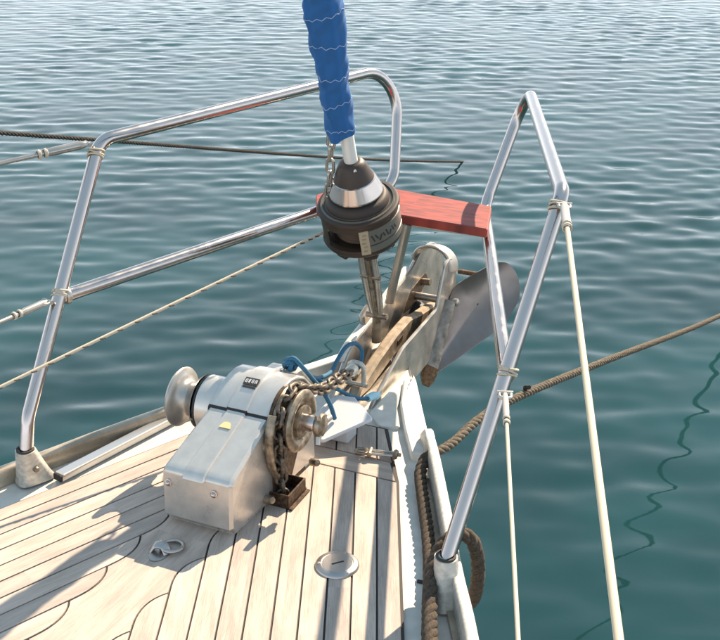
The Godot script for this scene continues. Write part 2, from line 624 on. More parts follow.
# ---------------------------------------------------------------- hull, deck, planks
# half breadths of the rail's outer edge, port and starboard, from the stem aft
var port_edge := [Vector2(-0.03, -2.47), Vector2(-0.100, -2.375), Vector2(-0.185, -2.217), Vector2(-0.275, -2.07), Vector2(-0.369, -1.915), Vector2(-0.447, -1.752), Vector2(-0.497, -1.635), Vector2(-0.545, -1.53), Vector2(-0.62, -1.36), Vector2(-0.77, -1.0), Vector2(-0.95, -0.5), Vector2(-1.10, 0.0), Vector2(-1.36, 1.0), Vector2(-1.55, 2.2)]
var star_edge := [Vector2(-0.03, -2.47), Vector2(0.03, -2.41), Vector2(0.086, -2.31), Vector2(0.16, -2.17), Vector2(0.228, -2.042), Vector2(0.292, -1.925), Vector2(0.398, -1.71), Vector2(0.475, -1.55), Vector2(0.558, -1.387), Vector2(0.735, -1.0), Vector2(0.92, -0.5), Vector2(1.08, 0.0), Vector2(1.33, 1.0), Vector2(1.52, 2.2)]

func edge_curve(e: Array, per := 6) -> PackedVector2Array:
	var out := PackedVector2Array()
	for i in e.size() - 1:
		var p0: Vector2 = e[maxi(i - 1, 0)]; var p1: Vector2 = e[i]; var p2: Vector2 = e[i + 1]; var p3: Vector2 = e[mini(i + 2, e.size() - 1)]
		for k in per:
			out.append(p1.cubic_interpolate(p2, p0, p3, float(k) / per))
	out.append(e[-1])
	return out

# an extruded rail section (across, up) laid along a plan curve; across points inboard
func rail_sweep(mb: MB, plan: PackedVector2Array, side: float, sec: Array):
	var rows := []
	for i in plan.size():
		var t := (plan[mini(i + 1, plan.size() - 1)] - plan[maxi(i - 1, 0)]).normalized()
		var inb := Vector2(t.y, -t.x)
		if inb.x * side > 0: inb = -inb
		var row := PackedVector3Array()
		for s in sec:
			var p: Vector2 = plan[i] + inb * s.x
			row.append(Vector3(p.x, s.y, p.y))
		rows.append(row)
	mb.surf(rows, true)
	mb.fan(rows[0], Vector3(0, 0, -1))
	mb.fan(rows[-1], Vector3(0, 0, 1))

func cut(plan: PackedVector2Array, z0: float, z1: float) -> PackedVector2Array:
	var out := PackedVector2Array()
	for p in plan:
		if p.y >= z0 and p.y <= z1:
			out.append(p)
	return out

func round_section(w: float, h: float, r: float, y0: float) -> Array:
	var out := []
	for p in rounded([Vector2(0, y0), Vector2(0, h), Vector2(w, h), Vector2(w, y0)], r, 4):
		out.append(p)
	return out

# plan polygon laid flat: top at y = top, thickness d
func slab(mb: MB, poly: PackedVector2Array, top: float, d: float, bevel := 0.0, along := Vector2.ZERO):
	# local x = world x, local y = -world z, local z = up
	var q := PackedVector2Array()
	for p in poly:
		q.append(Vector2(p.x, -p.y))
	mb.prism(q, Transform3D(Basis(Vector3(1, 0, 0), Vector3(0, 0, -1), Vector3(0, 1, 0)), Vector3(0, top - d, 0)), d, bevel, false)

func build_boat():
	var boat := thing("sailboat", "white sailing yacht foredeck laid with bleached teak planks and black seams", "sailboat", Vector3(0, WATER_Y, 0))
	var pc := edge_curve(port_edge); var sc := edge_curve(star_edge, 16)
	# topsides: both sides from the rail down below the waterline
	var mb := MB.new()
	for s in 2:
		var plan: PackedVector2Array = pc if s == 0 else sc
		var rows := []
		for k in 9:
			var f := k / 8.0
			var row := PackedVector3Array()
			for p in plan:
				var bow := clampf((p.y + 2.47) / 3.0, 0.0, 1.0)
				var x := -0.03 + (p.x + 0.03) * (1.0 - f * f * (0.62 - 0.45 * bow))
				row.append(Vector3(x, 0.0 - f * 1.35, p.y + f * (0.62 - 0.5 * bow)))
			rows.append(row)
		mb.surf(rows, false, -1.0 if s == 0 else 1.0)
	var hull := part("hull", mb, M.hull, boat)
	# moulded deck under everything
	mb = MB.new()
	var outline := pc.duplicate()
	var back := sc.duplicate(); back.reverse()
	for i in range(0, back.size() - 1):
		outline.append(back[i])
	slab(mb, outline, -0.006, 0.03)
	part("deck_moulding", mb, M.gelcoat, boat)
	# seam compound between the planks
	var outer := PackedVector2Array([Vector2(-1.10 + 0.44 * 1.92, -1.92), Vector2(-1.10 + 0.44 * -0.0, 0.0), Vector2(1.0145, 0.0), Vector2(1.0145 - 0.425 * 1.865, -1.865), Vector2(0.115, -2.063), Vector2(-0.08, -2.063)])
	mb = MB.new()
	var bed := PackedVector2Array()
	for p in Geometry2D.offset_polygon(outer, 0.004)[0]:
		bed.append(p)
	slab(mb, bed, 0.0012, 0.005)
	var deck := part("deck_seams", mb, M.caulk, boat)
	# planks
	var planks: Array[PackedVector2Array] = []
	var along: Array[Vector2] = []
	var g := 0.0021
	var us := [0.218, 0.267, 0.316, 0.365, 0.414, 0.463, 0.512, 0.563, 0.618, 0.67, 0.719, 0.771, 0.82, 0.87, 0.918, 0.968, 1.0145]
	var kr := -0.035; var front := -1.858; var aft := -0.02
	for i in us.size() - 1:
		planks.append(nib_plank(us[i] + g, us[i + 1] - g, 0.425, kr, front, aft, 1.0)); along.append(Vector2(0.425, 1).normalized())
	var up := [0.177, 0.226, 0.272, 0.32, 0.368, 0.417, 0.466, 0.515, 0.565, 0.614, 0.663, 0.712, 0.76, 0.808, 0.857, 0.906, 0.957, 1.008, 1.056, 1.10]
	for i in up.size() - 1:
		planks.append(nib_plank(up[i] + g, up[i + 1] - g, 0.44, 0.137, front, aft, -1.0)); along.append(Vector2(-0.44, 1).normalized())
	# king plank: what the nibbed ends leave over
	var raw := PackedVector2Array([Vector2(-0.235, aft), Vector2(0.075, aft), Vector2(0.03, front), Vector2(-0.205, front)])
	var left: Array = [raw]
	for i in planks.size():
		if planks[i].size() < 3: continue
		var grown := Geometry2D.offset_polygon(planks[i], 2.0 * g, Geometry2D.JOIN_MITER)[0]
		var next := []
		for piece in left:
			for q in Geometry2D.clip_polygons(piece, grown):
				if not Geometry2D.is_polygon_clockwise(q): next.append(q)
				elif Geometry2D.clip_polygons(piece, grown).size() == 1: next.append(q)
		left = next
	var king := PackedVector2Array()
	var most := 0.0
	for q in left:
		var ar := area(q)
		if ar > most:
			most = ar; king = q
	planks.append(king); along.append(Vector2(0, 1))
	# margin board across the fore end, and the short planks before it
	planks.append(PackedVector2Array([Vector2(-0.28, -1.863), Vector2(0.2175, -1.863), Vector2(0.180, -1.927), Vector2(-0.255, -1.927)])); along.append(Vector2(1, 0))
	for i in range(9, 16):
		var a0: float = us[i] + g; var a1: float = us[i + 1] - g
		var z0 := -1.932; var z1 := -2.058
		var q := PackedVector2Array([Vector2(a0 + 0.425 * z0, z0), Vector2(a1 + 0.425 * z0, z0), Vector2(a1 + 0.425 * z1, z1), Vector2(a0 + 0.425 * z1, z1)])
		var lim := PackedVector2Array([Vector2(-0.3, -1.5), Vector2(0.42, -1.5), Vector2(0.109, -2.063), Vector2(-0.1, -2.063)])
		for c in Geometry2D.intersect_polygons(q, lim):
			planks.append(c); along.append(Vector2(0.425, 1).normalized())
	for i in planks.size():
		if planks[i].size() < 3: continue
		mb = MB.new()
		plank_mesh(mb, planks[i], along[i], 0.0042, 0.0036)
		var called := "king_plank" if i == us.size() + up.size() - 2 else "plank"
		var o := part(called, mb, M.teak[rng.randi() % M.teak.size()], deck)
	# toe rails: bronze toned aluminium along the port side, paler to starboard
	mb = MB.new()
	rail_sweep(mb, cut(pc, -2.06, 2.1), -1.0, round_section(0.024, 0.036, 0.010, -0.012))
	part("toe_rail", mb, M.rail, boat)
	mb = MB.new()
	rail_sweep(mb, cut(pc, -2.46, -2.07), -1.0, round_section(0.03, 0.036, 0.008, -0.012))
	part("bow_bulwark", mb, M.gelcoat, boat)
	mb = MB.new()
	rail_sweep(mb, cut(sc, -1.942, 2.1), 1.0, round_section(0.022, 0.062, 0.006, -0.012))
	part("toe_rail", mb, M.cream_cast, boat)
	# starboard rail foot flange
	mb = MB.new()
	var inn := PackedVector2Array()
	for p in cut(sc, -1.90, 2.1): inn.append(p + Vector2(-0.026, -0.012))
	rail_sweep(mb, inn, 1.0, round_section(0.016, 0.006, 0.002, -0.012))
	part("rail_foot", mb, M.rail, boat)
	# low white moulded bow platform to starboard of the roller
	mb = MB.new()
	slab(mb, PackedVector2Array(rounded([Vector2(0.078, -2.33), Vector2(0.094, -2.305), Vector2(0.166, -2.163), Vector2(0.233, -2.033), Vector2(0.262, -1.98), Vector2(0.212, -1.968), Vector2(0.158, -2.065), Vector2(0.104, -2.175), Vector2(0.066, -2.29)], 0.006)), 0.016, 0.03, 0.004)
	part("bow_platform", mb, M.gelcoat, boat)
	mb = MB.new()
	slab(mb, PackedVector2Array(rounded([Vector2(0.048, -2.33), Vector2(0.066, -2.31), Vector2(0.098, -2.17), Vector2(0.140, -2.085), Vector2(0.095, -2.07), Vector2(0.048, -2.12)], 0.006)), 0.004, 0.014, 0.002)
	part("bow_step", mb, M.gelcoat, boat)
	# starboard rail ahead of the hawse hole, and the bar bridging the hole
	mb = MB.new()
	var h0 := Vector3(0.221, 0, -2.056); var h1 := Vector3(0.262, 0, -1.983)
	var hd := (h1 - h0).normalized()
	mb.prism(rounded([Vector2(0.0, -0.012), Vector2(0.012, 0.030), Vector2(0.052, 0.0625), Vector2(h0.distance_to(h1), 0.0605), Vector2(h0.distance_to(h1), -0.012)], 0.006), Transform3D(Basis(hd, Vector3.UP, hd.cross(Vector3.UP)), h0), 0.022, 0.004)
	part("toe_rail", mb, M.cream_cast, boat)
	mb = MB.new()
	rail_sweep(mb, cut(sc, -1.995, -1.925), 1.0, round_section(0.0205, 0.0605, 0.005, 0.046))
	part("hawse_bridge", mb, M.cream_cast, boat)
	# dark joint across the starboard waterway
	mb = MB.new()
	mb.box(Vector3(0.405, -0.0045, -1.575), Vector3(0.05, 0.006, 0.006), 0.0, Basis(Vector3.UP, 0.1))
	part("waterway_joint", mb, M.caulk, boat)

func area(q: PackedVector2Array) -> float:
	var s := 0.0
	for i in q.size():
		s += q[i].cross(q[(i + 1) % q.size()])
	return absf(s) * 0.5

# a plank between two seams; side = +1 starboard (x = u + k z), -1 port (x = -u - k z)
func nib_plank(u0: float, u1: float, k: float, king: float, front: float, aft: float, side: float) -> PackedVector2Array:
	# in mirrored coordinates X = side * x the inner seam is X = u + k z and the king plank's edge X = king * ...
	var edge := king if side > 0 else king
	var zi := (edge - u0) / k
	var out := PackedVector2Array()
	var z_end := maxf(front, zi)
	if z_end > aft - 0.05:
		return out
	out.append(Vector2(u1 + k * aft, aft))
	out.append(Vector2(u0 + k * aft, aft))
	if zi > front:
		# rounded nib
		var zo := maxf(zi - 0.052, front)
		var p1 := Vector2(u0 + k * (zi + 0.045), zi + 0.045)
		var cc := Vector2(u0 + k * (zi - 0.012), zi - 0.012)
		var p2 := Vector2(u1 + k * zo, zo)
		for t in 9:
			var f := t / 8.0
			out.append(p1.lerp(cc, f).lerp(cc.lerp(p2, f), f))
	else:
		out.append(Vector2(u0 + k * front, front))
		out.append(Vector2(u1 + k * front, front))
	if side < 0:
		for i in out.size():
			out[i].x = -out[i].x
	if Geometry2D.is_polygon_clockwise(out):
		out.reverse()
	return out

func plank_mesh(mb: MB, poly: PackedVector2Array, d: Vector2, top: float, thick: float):
	# uv along the plank with a random offset, so that no two show the same grain
	var before := MB.new()
	var off := Vector2(rng.randf(), rng.randf() * 5.0)
	if Geometry2D.is_polygon_clockwise(poly):
		poly = poly.duplicate(); poly.reverse()
	var across := Vector2(-d.y, d.x)
	var n := poly.size()
	var b := 0.0012
	var ring := Geometry2D.offset_polygon(poly, -b, Geometry2D.JOIN_MITER)
	var tp: PackedVector2Array = poly
	var uvf := func(p: Vector2) -> Vector2: return Vector2(p.dot(across), p.dot(d)) + off
	var y1 := top + rng.randf_range(-0.0004, 0.0004)
	var tris := Geometry2D.triangulate_polygon(tp)
	for i in range(0, tris.size(), 3):
		var a := tp[tris[i]]; var c := tp[tris[i + 1]]; var e := tp[tris[i + 2]]
		mb.t3(Vector3(a.x, y1, a.y), Vector3(c.x, y1, c.y), Vector3(e.x, y1, e.y), Vector3.UP, Vector3.UP, Vector3.UP, uvf.call(a), uvf.call(c), uvf.call(e))
	for i in n:
		var p := tp[i]; var q := tp[(i + 1) % n]
		var dd := (q - p).normalized()
		var nn := Vector3(dd.y, 0, -dd.x)
		var A := Vector3(p.x, y1, p.y); var B := Vector3(q.x, y1, q.y)
		var C := B - Vector3(0, thick, 0); var D := A - Vector3(0, thick, 0)
		mb.t3(A, B, C, nn, nn, nn, uvf.call(p), uvf.call(q), uvf.call(q))
		mb.t3(A, C, D, nn, nn, nn, uvf.call(p), uvf.call(q), uvf.call(p))

# ---------------------------------------------------------------- pulpit
func build_pulpit():
	var r := 0.0145
	# port hoop: foot, top rail, front bend, mid rail back to the leg
	var pt := thing("pulpit_rail", "stainless steel pulpit hoop on the port bow, left of the furler", "railing", Vector3(-0.47, 0, -1.53), "pulpit rails at the bow")
	var mb := MB.new()
	mb.tube(bent([Vector3(-0.471, 0.075, -1.534), Vector3(-0.4745, 0.15, -1.557), Vector3(-0.496, 0.648, -1.905), Vector3(-0.195, 0.668, -2.875), Vector3(-0.150, 0.362, -2.74), Vector3(-0.31, 0.365, -2.225)], [0.08, 0.06, 0.10, 0.07], 12), r, 20)
	part("top_rail", mb, M.steel, pt)
	mb = MB.new()
	mb.tube(line(Vector3(-0.31, 0.365, -2.225), Vector3(-0.484, 0.36, -1.706), 3), r * 0.99, 20)
	part("mid_rail", mb, M.steel, pt)
	mb = MB.new()
	mb.lathe(PackedVector2Array([Vector2(0.0165, -0.006), Vector2(0.019, -0.003), Vector2(0.019, 0.003), Vector2(0.0165, 0.006)]), axis_along(Vector3(-0.484, 0.36, -1.706) - Vector3(-0.31, 0.365, -2.225), Vector3(-0.479, 0.36, -1.722)), 20)
	part("weld", mb, M.worn_steel, pt)
	foot(pt, Vector3(-0.471, 0.088, -1.534), Vector3(-0.482, 0.0, -1.565), Vector3(0.43, 0, -0.9).normalized(), 0.026, 0.041, -1.0)
	# starboard hoop
	var sb := thing("pulpit_rail", "stainless steel pulpit hoop on the starboard bow, right of the anchor", "railing", Vector3(0.443, 0, -1.544), "pulpit rails at the bow")
	mb = MB.new()
	mb.tube(bent([Vector3(0.443, 0.075, -1.544), Vector3(0.507, 0.652, -1.934), Vector3(0.193, 0.652, -2.81), Vector3(0.143, 0.366, -2.64), Vector3(0.27, 0.365, -2.30)], [0.05, 0.07, 0.07], 12), r, 20)
	part("top_rail", mb, M.steel, sb)
	mb = MB.new()
	mb.tube(line(Vector3(0.27, 0.365, -2.30), Vector3(0.478, 0.36, -1.737), 3), r * 0.99, 20)
	part("mid_rail", mb, M.steel, sb)
	foot(sb, Vector3(0.443, 0.088, -1.544), Vector3(0.450, 0.0, -1.535), Vector3(-0.47, 0, -0.88).normalized(), 0.026, 0.036, 1.0)

# a cast socket from a foot on deck up to the ring that holds the tube
func foot(parent: Node3D, top: Vector3, base: Vector3, fwd: Vector3, hw: float, hl: float, side: float):
	var mb := MB.new()
	var inb := Vector3.UP.cross(fwd).normalized()
	var rows := []
	for k in 7:
		var f := k / 6.0
		var c := base.lerp(top, f)
		var row := PackedVector3Array()
		for j in 24:
			var a := TAU * j / 24
			var sq := pow(pow(absf(cos(a)), 4.0 - 2.0 * f) + pow(absf(sin(a)), 4.0 - 2.0 * f), -1.0 / (4.0 - 2.0 * f))
			var w := lerpf(hl, 0.021, pow(f, 0.7)); var v := lerpf(hw, 0.021, pow(f, 0.7))
			row.append(c + fwd * cos(a) * sq * w + inb * sin(a) * sq * v)
		rows.append(row)
	mb.surf(rows, true)
	mb.fan(rows[-1], Vector3.UP)
	var socket := part("foot_socket", mb, M.cream_cast, parent)
	mb = MB.new()
	mb.lathe(PackedVector2Array([Vector2(0.0145, -0.001), Vector2(0.0185, -0.001), Vector2(0.0185, 0.004), Vector2(0.0148, 0.004)]), axis_along(Vector3(0, 1, 0), top), 20)
	part("dark_gasket", mb, M.caulk, parent)
	mb = MB.new()
	var bolt_at := base.lerp(top, 0.5) + inb * (0.027 if inb.x * side < 0 else -0.027)
	var out := (inb if inb.x * side < 0 else -inb)
	mb.lathe(PackedVector2Array([Vector2(0.0, 0.004), Vector2(0.005, 0.004), Vector2(0.0065, 0.001), Vector2(0.0065, -0.004)]), axis_along(out, bolt_at), 12)
	part("bolt", mb, M.bronze, parent)

# ---------------------------------------------------------------- lifelines
func lifeline(label: String, a: Vector3, b: Vector3, sleeve: float, rad: float, wire: Material, cover: Material, hold: Vector3, leg: Vector3):
	var t := thing("lifeline", label, "lifeline", a, "lifelines running aft from the pulpit")
	var d := (b - a).normalized()
	var mb := MB.new()
	mb.tube(line(a + d * sleeve, b, 3), rad, 10)
	part("wire", mb, wire, t)
	mb = MB.new()
	mb.lathe(PackedVector2Array([Vector2(0.0, 0.02), Vector2(rad * 1.2, 0.02), Vector2(rad * 1.75, 0.032), Vector2(rad * 1.75, sleeve - 0.015), Vector2(rad * 1.3, sleeve), Vector2(0.0, sleeve)]), axis_along(d, a), 14)
	part("sleeve", mb, cover, t)
	for k in 2:
		mb = MB.new()
		var rr := rad * 1.5
		mb.lathe(PackedVector2Array([Vector2(rr, 0.0), Vector2(rr * 1.35, 0.002), Vector2(rr * 1.35, 0.006), Vector2(rr, 0.008)]), axis_along(d, a + d * (sleeve - 0.004 + 0.014 * k)), 12)
		part("tape_band", mb, M.tape, t)
	# lashing round the tube: a few turns of thin cord and a shackle pin
	mb = MB.new()
	var side := d.cross(Vector3.UP).normalized()
	for k in 4:
		var ring := PackedVector3Array()
		var c := hold + leg * (0.0045 * k - 0.012)
		var e1 := leg.cross(side).normalized(); var e2 := leg.cross(e1).normalized()
		for j in 17:
			var w := TAU * j / 16
			ring.append(c + (e1 * cos(w) + e2 * sin(w)) * 0.0162 + leg * (0.003 * sin(w + k * 1.7)))
		mb.tube(ring, 0.0022, 6, 1.0, Vector3.UP, false)
	part("lashing", mb, M.cream_rope, t)
	mb = MB.new()
	mb.tube(line(a + d * 0.016 - side * 0.014, a + d * 0.016 + side * 0.014), 0.0045, 8)
	mb.tube(bent([a + d * 0.016 - side * 0.010, a + d * 0.034 - side * 0.010, a + d * 0.034 + side * 0.010, a + d * 0.016 + side * 0.010], [0.006, 0.006], 5), 0.0032, 8)
	part("shackle", mb, M.worn_steel, t)

func build_lifelines():
	lifeline("cream upper lifeline from the top corner of the starboard pulpit", Vector3(0.514, 0.642, -1.918), Vector3(1.120, 0.573, 0.10), 0.12, 0.0046, M.wire_cover, M.white_sleeve, Vector3(0.505, 0.637, -1.922), Vector3(0.064, 0.57, -0.39).normalized())
	lifeline("thin cream lower lifeline lashed halfway up the starboard pulpit leg", Vector3(0.489, 0.362, -1.690), Vector3(1.093, 0.266, 0.10), 0.10, 0.0032, M.wire_cover, M.white_sleeve, Vector3(0.480, 0.375, -1.742), Vector3(0.064, 0.57, -0.39).normalized())
	lifeline("upper lifeline at the top corner of the port pulpit, at the left edge", Vector3(-0.502, 0.646, -1.895), Vector3(-1.06, 0.57, -0.95), 0.11, 0.0052, M.worn_steel, M.worn_steel, Vector3(-0.495, 0.628, -1.889), Vector3(-0.02, 0.5, -0.35).normalized())
	lifeline("lower lifeline at the middle of the port pulpit leg, at the left edge", Vector3(-0.488, 0.362, -1.692), Vector3(-0.653, 0.348, -0.70), 0.09, 0.0042, M.worn_steel, M.worn_steel, Vector3(-0.485, 0.372, -1.714), Vector3(-0.02, 0.5, -0.35).normalized())

# ---------------------------------------------------------------- bow roller
func zy(at_x: float) -> Transform3D:
	# polygons given as (-z, y) standing in the plane x = at_x, pushed to starboard
	return Transform3D(Basis(Vector3(0, 0, -1), Vector3(0, 1, 0), Vector3(1, 0, 0)), Vector3(at_x, 0, 0))

func build_bow_fitting():
	var t := thing("bow_roller", "tall worn steel bow roller with rounded hoop over the anchor shank", "bow roller", Vector3(0, 0, -2.4))
	var mb := MB.new()
	mb.prism(rounded([Vector2(2.13, -0.01), Vector2(2.25, 0.088), Vector2(2.40, 0.112), Vector2(2.66, 0.158), Vector2(2.73, 0.190), Vector2(2.83, 0.185), Vector2(2.93, 0.13), Vector2(2.93, 0.02), Vector2(2.80, -0.05), Vector2(2.45, -0.05), Vector2(2.2, -0.02)], 0.02), zy(-0.072), 0.012, 0.003)
	part("port_cheek", mb, M.worn_steel, t)
	# dark slot with a rusty bolt in the inner face of the port cheek
	mb = MB.new()
	mb.prism(rounded([Vector2(2.60, 0.052), Vector2(2.66, 0.098), Vector2(2.77, 0.112), Vector2(2.79, 0.085), Vector2(2.70, 0.045)], 0.014), zy(-0.0605), 0.0015, 0.0)
	part("cheek_slot", mb, M.dark_bronze, t)
	mb = MB.new()
	mb.tube(line(Vector3(-0.062, 0.092, -2.745), Vector3(-0.035, 0.094, -2.745)), 0.010, 10)
	part("cheek_bolt", mb, M.bronze, t)
	# top flange of the port cheek
	mb = MB.new()
	mb.tube(smooth([Vector3(-0.075, 0.070, -2.22), Vector3(-0.075, 0.094, -2.27), Vector3(-0.075, 0.114, -2.40), Vector3(-0.075, 0.160, -2.66)], 6), 0.011, 10, 0.5)
	part("cheek_flange", mb, M.gelcoat, t)
	mb = MB.new()
	mb.prism(rounded([Vector2(2.12, -0.02), Vector2(2.20, 0.018), Vector2(2.354, 0.070), Vector2(2.60, 0.082), Vector2(2.655, 0.19), Vector2(2.70, 0.20), Vector2(2.745, 0.15), Vector2(2.76, 0.05), Vector2(2.72, -0.05), Vector2(2.4, -0.06)], 0.016), zy(0.03), 0.010, 0.003)
	part("starboard_cheek", mb, M.worn_steel, t)
	# hoop joining the two cheeks
	mb = MB.new()
	var rows := []
	for k in 17:
		var a := PI * k / 16.0
		var c := Vector3(-0.0165 - 0.058 * cos(a), 0.150 + 0.062 * pow(sin(a), 0.75), -2.735 + 0.02 * (k / 16.0))
		var up := Vector3(-cos(a), sin(a) * 1.1, 0).normalized()
		var f := Vector3(0, -0.28, -0.96) * 0.036
		rows.append(PackedVector3Array([c - f, c - f * 0.9 + up * 0.004, c + f * 0.9 + up * 0.004, c + f, c + f * 0.9 - up * 0.006, c - f * 0.9 - up * 0.006]))
	mb.surf(rows, true)
	part("hoop", mb, M.worn_steel, t)
	# roller and its pin
	mb = MB.new()
	mb.lathe(PackedVector2Array([Vector2(0.0, -0.045), Vector2(0.036, -0.045), Vector2(0.036, -0.036), Vector2(0.02, -0.008), Vector2(0.02, 0.008), Vector2(0.036, 0.036), Vector2(0.036, 0.045), Vector2(0.0, 0.045)]), axis_along(Vector3.RIGHT, Vector3(-0.015, 0.012, -2.70)), 24)
	part("roller", mb, M.black_rubber, t)
	mb = MB.new()
	mb.lathe(PackedVector2Array([Vector2(0.0, -0.07), Vector2(0.011, -0.07), Vector2(0.011, 0.068), Vector2(0.006, 0.072), Vector2(0.0, 0.072)]), axis_along(Vector3.RIGHT, Vector3(-0.005, 0.066, -2.70)), 14)
	part("roller_pin", mb, M.worn_steel, t)
	# channel floor and the white rib along it
	mb = MB.new()
	mb.box(Vector3(-0.018, -0.012, -2.40), Vector3(0.085, 0.012, 0.62), 0.003)
	part("channel_floor", mb, M.worn_steel, t)
	# stem strap that carries the stay
	mb = MB.new()
	mb.box(Vector3(-0.075, 0.10, -2.385), Vector3(0.016, 0.10, 0.05), 0.004, Basis(Vector3.RIGHT, 0.3))
	part("stem_strap", mb, M.worn_steel, t)

func build_anchor():
	var t := thing("anchor", "stowed anchor with tan rusty shank and broad grey fluke beyond the bow", "anchor", Vector3(0, 0, -2.5))
	var mb := MB.new()
	# shank: a deep flat bar with rounded edges
	mb.prism(rounded([Vector2(2.165, -0.004), Vector2(2.19, 0.022), Vector2(2.30, 0.050), Vector2(2.42, 0.072), Vector2(2.52, 0.078), Vector2(2.58, 0.064), Vector2(2.70, 0.048), Vector2(2.86, 0.01), Vector2(2.84, -0.03), Vector2(2.70, 0.010), Vector2(2.55, 0.022), Vector2(2.40, 0.016), Vector2(2.25, -0.008)], 0.012), zy(-0.034), 0.030, 0.006)
	var shank := part("shank", mb, M.shank, t)
	mb = MB.new()
	mb.box(Vector3(-0.004, 0.048, -2.44), Vector3(0.003, 0.014, 0.036), 0.0015, Basis(Vector3.RIGHT, 0.12))
	part("slot", mb, M.dark_bronze, shank)
	# fluke plate
	var n := Vector3(0.74, 0.42, 0.53).normalized()
	var P0 := Vector3(0.04, 0, -2.62)
	var u := Vector3(0.128, 0.085, -0.245); u = (u - n * u.dot(n)).normalized()
	var w := n.cross(u)
	var pts := [Vector3(0.037, -0.107, -2.529), Vector3(0.043, 0.076, -2.685), Vector3(0.047, 0.109, -2.718), Vector3(0.12, 0.144, -2.848), Vector3(0.149, 0.137, -2.882), Vector3(0.178, 0.099, -2.892), Vector3(0.196, 0.041, -2.872), Vector3(0.176, -0.019, -2.795), Vector3(0.114, -0.059, -2.676)]
	var poly := []
	for p in pts:
		poly.append(Vector2((p - P0).dot(u), (p - P0).dot(w)))
	mb = MB.new()
	var edge := rounded(poly, 0.035)
	var mid := Vector2.ZERO
	for q in edge: mid += q
	mid /= edge.size()
	var faces := [[], []]
	for k in 9:
		var f := maxf(k / 8.0, 0.02)
		for side in 2:
			var row := PackedVector3Array()
			for q in edge:
				var w2: Vector2 = mid.lerp(q, f)
				row.append(P0 + u * w2.x + w * w2.y - n * (0.030 * (1.0 - f * f) + 0.006 * side))
			faces[side].append(row)
	mb.surf(faces[0], true, 1.0)
	mb.surf(faces[1], true, -1.0)
	mb.surf([faces[0][-1], faces[1][-1]], true)
	part("fluke", mb, M.fluke, t)
	# crown: the bracket between shank and fluke with its rusty toe
	mb = MB.new()
	mb.tube(pv([Vector3(0.048, 0.078, -2.675), Vector3(0.046, 0.02, -2.635), Vector3(0.044, -0.05, -2.575), Vector3(0.042, -0.085, -2.545)]), [0.020, 0.021, 0.023, 0.022], 12, 0.5, Vector3(0.74, 0.42, 0.53))
	var crown := part("crown", mb, M.galvanised, t)
	mb = MB.new()
	mb.tube(pv([Vector3(0.044, -0.072, -2.556), Vector3(0.041, -0.098, -2.536), Vector3(0.042, -0.112, -2.520)]), [0.024, 0.024, 0.012], 12, 0.55, Vector3(0.74, 0.42, 0.53))
	part("rusty_toe", mb, M.rust, crown)
	mb = MB.new()
	mb.tube(line(Vector3(0.03, 0.118, -2.80), Vector3(0.085, 0.122, -2.79)), 0.007, 10)
	part("trip_pin", mb, M.rust, t)

# ---------------------------------------------------------------- furler and sail
func stay(y: float) -> Vector3:
	return Vector3(-0.03, y, -2.40 + 0.37 * y)

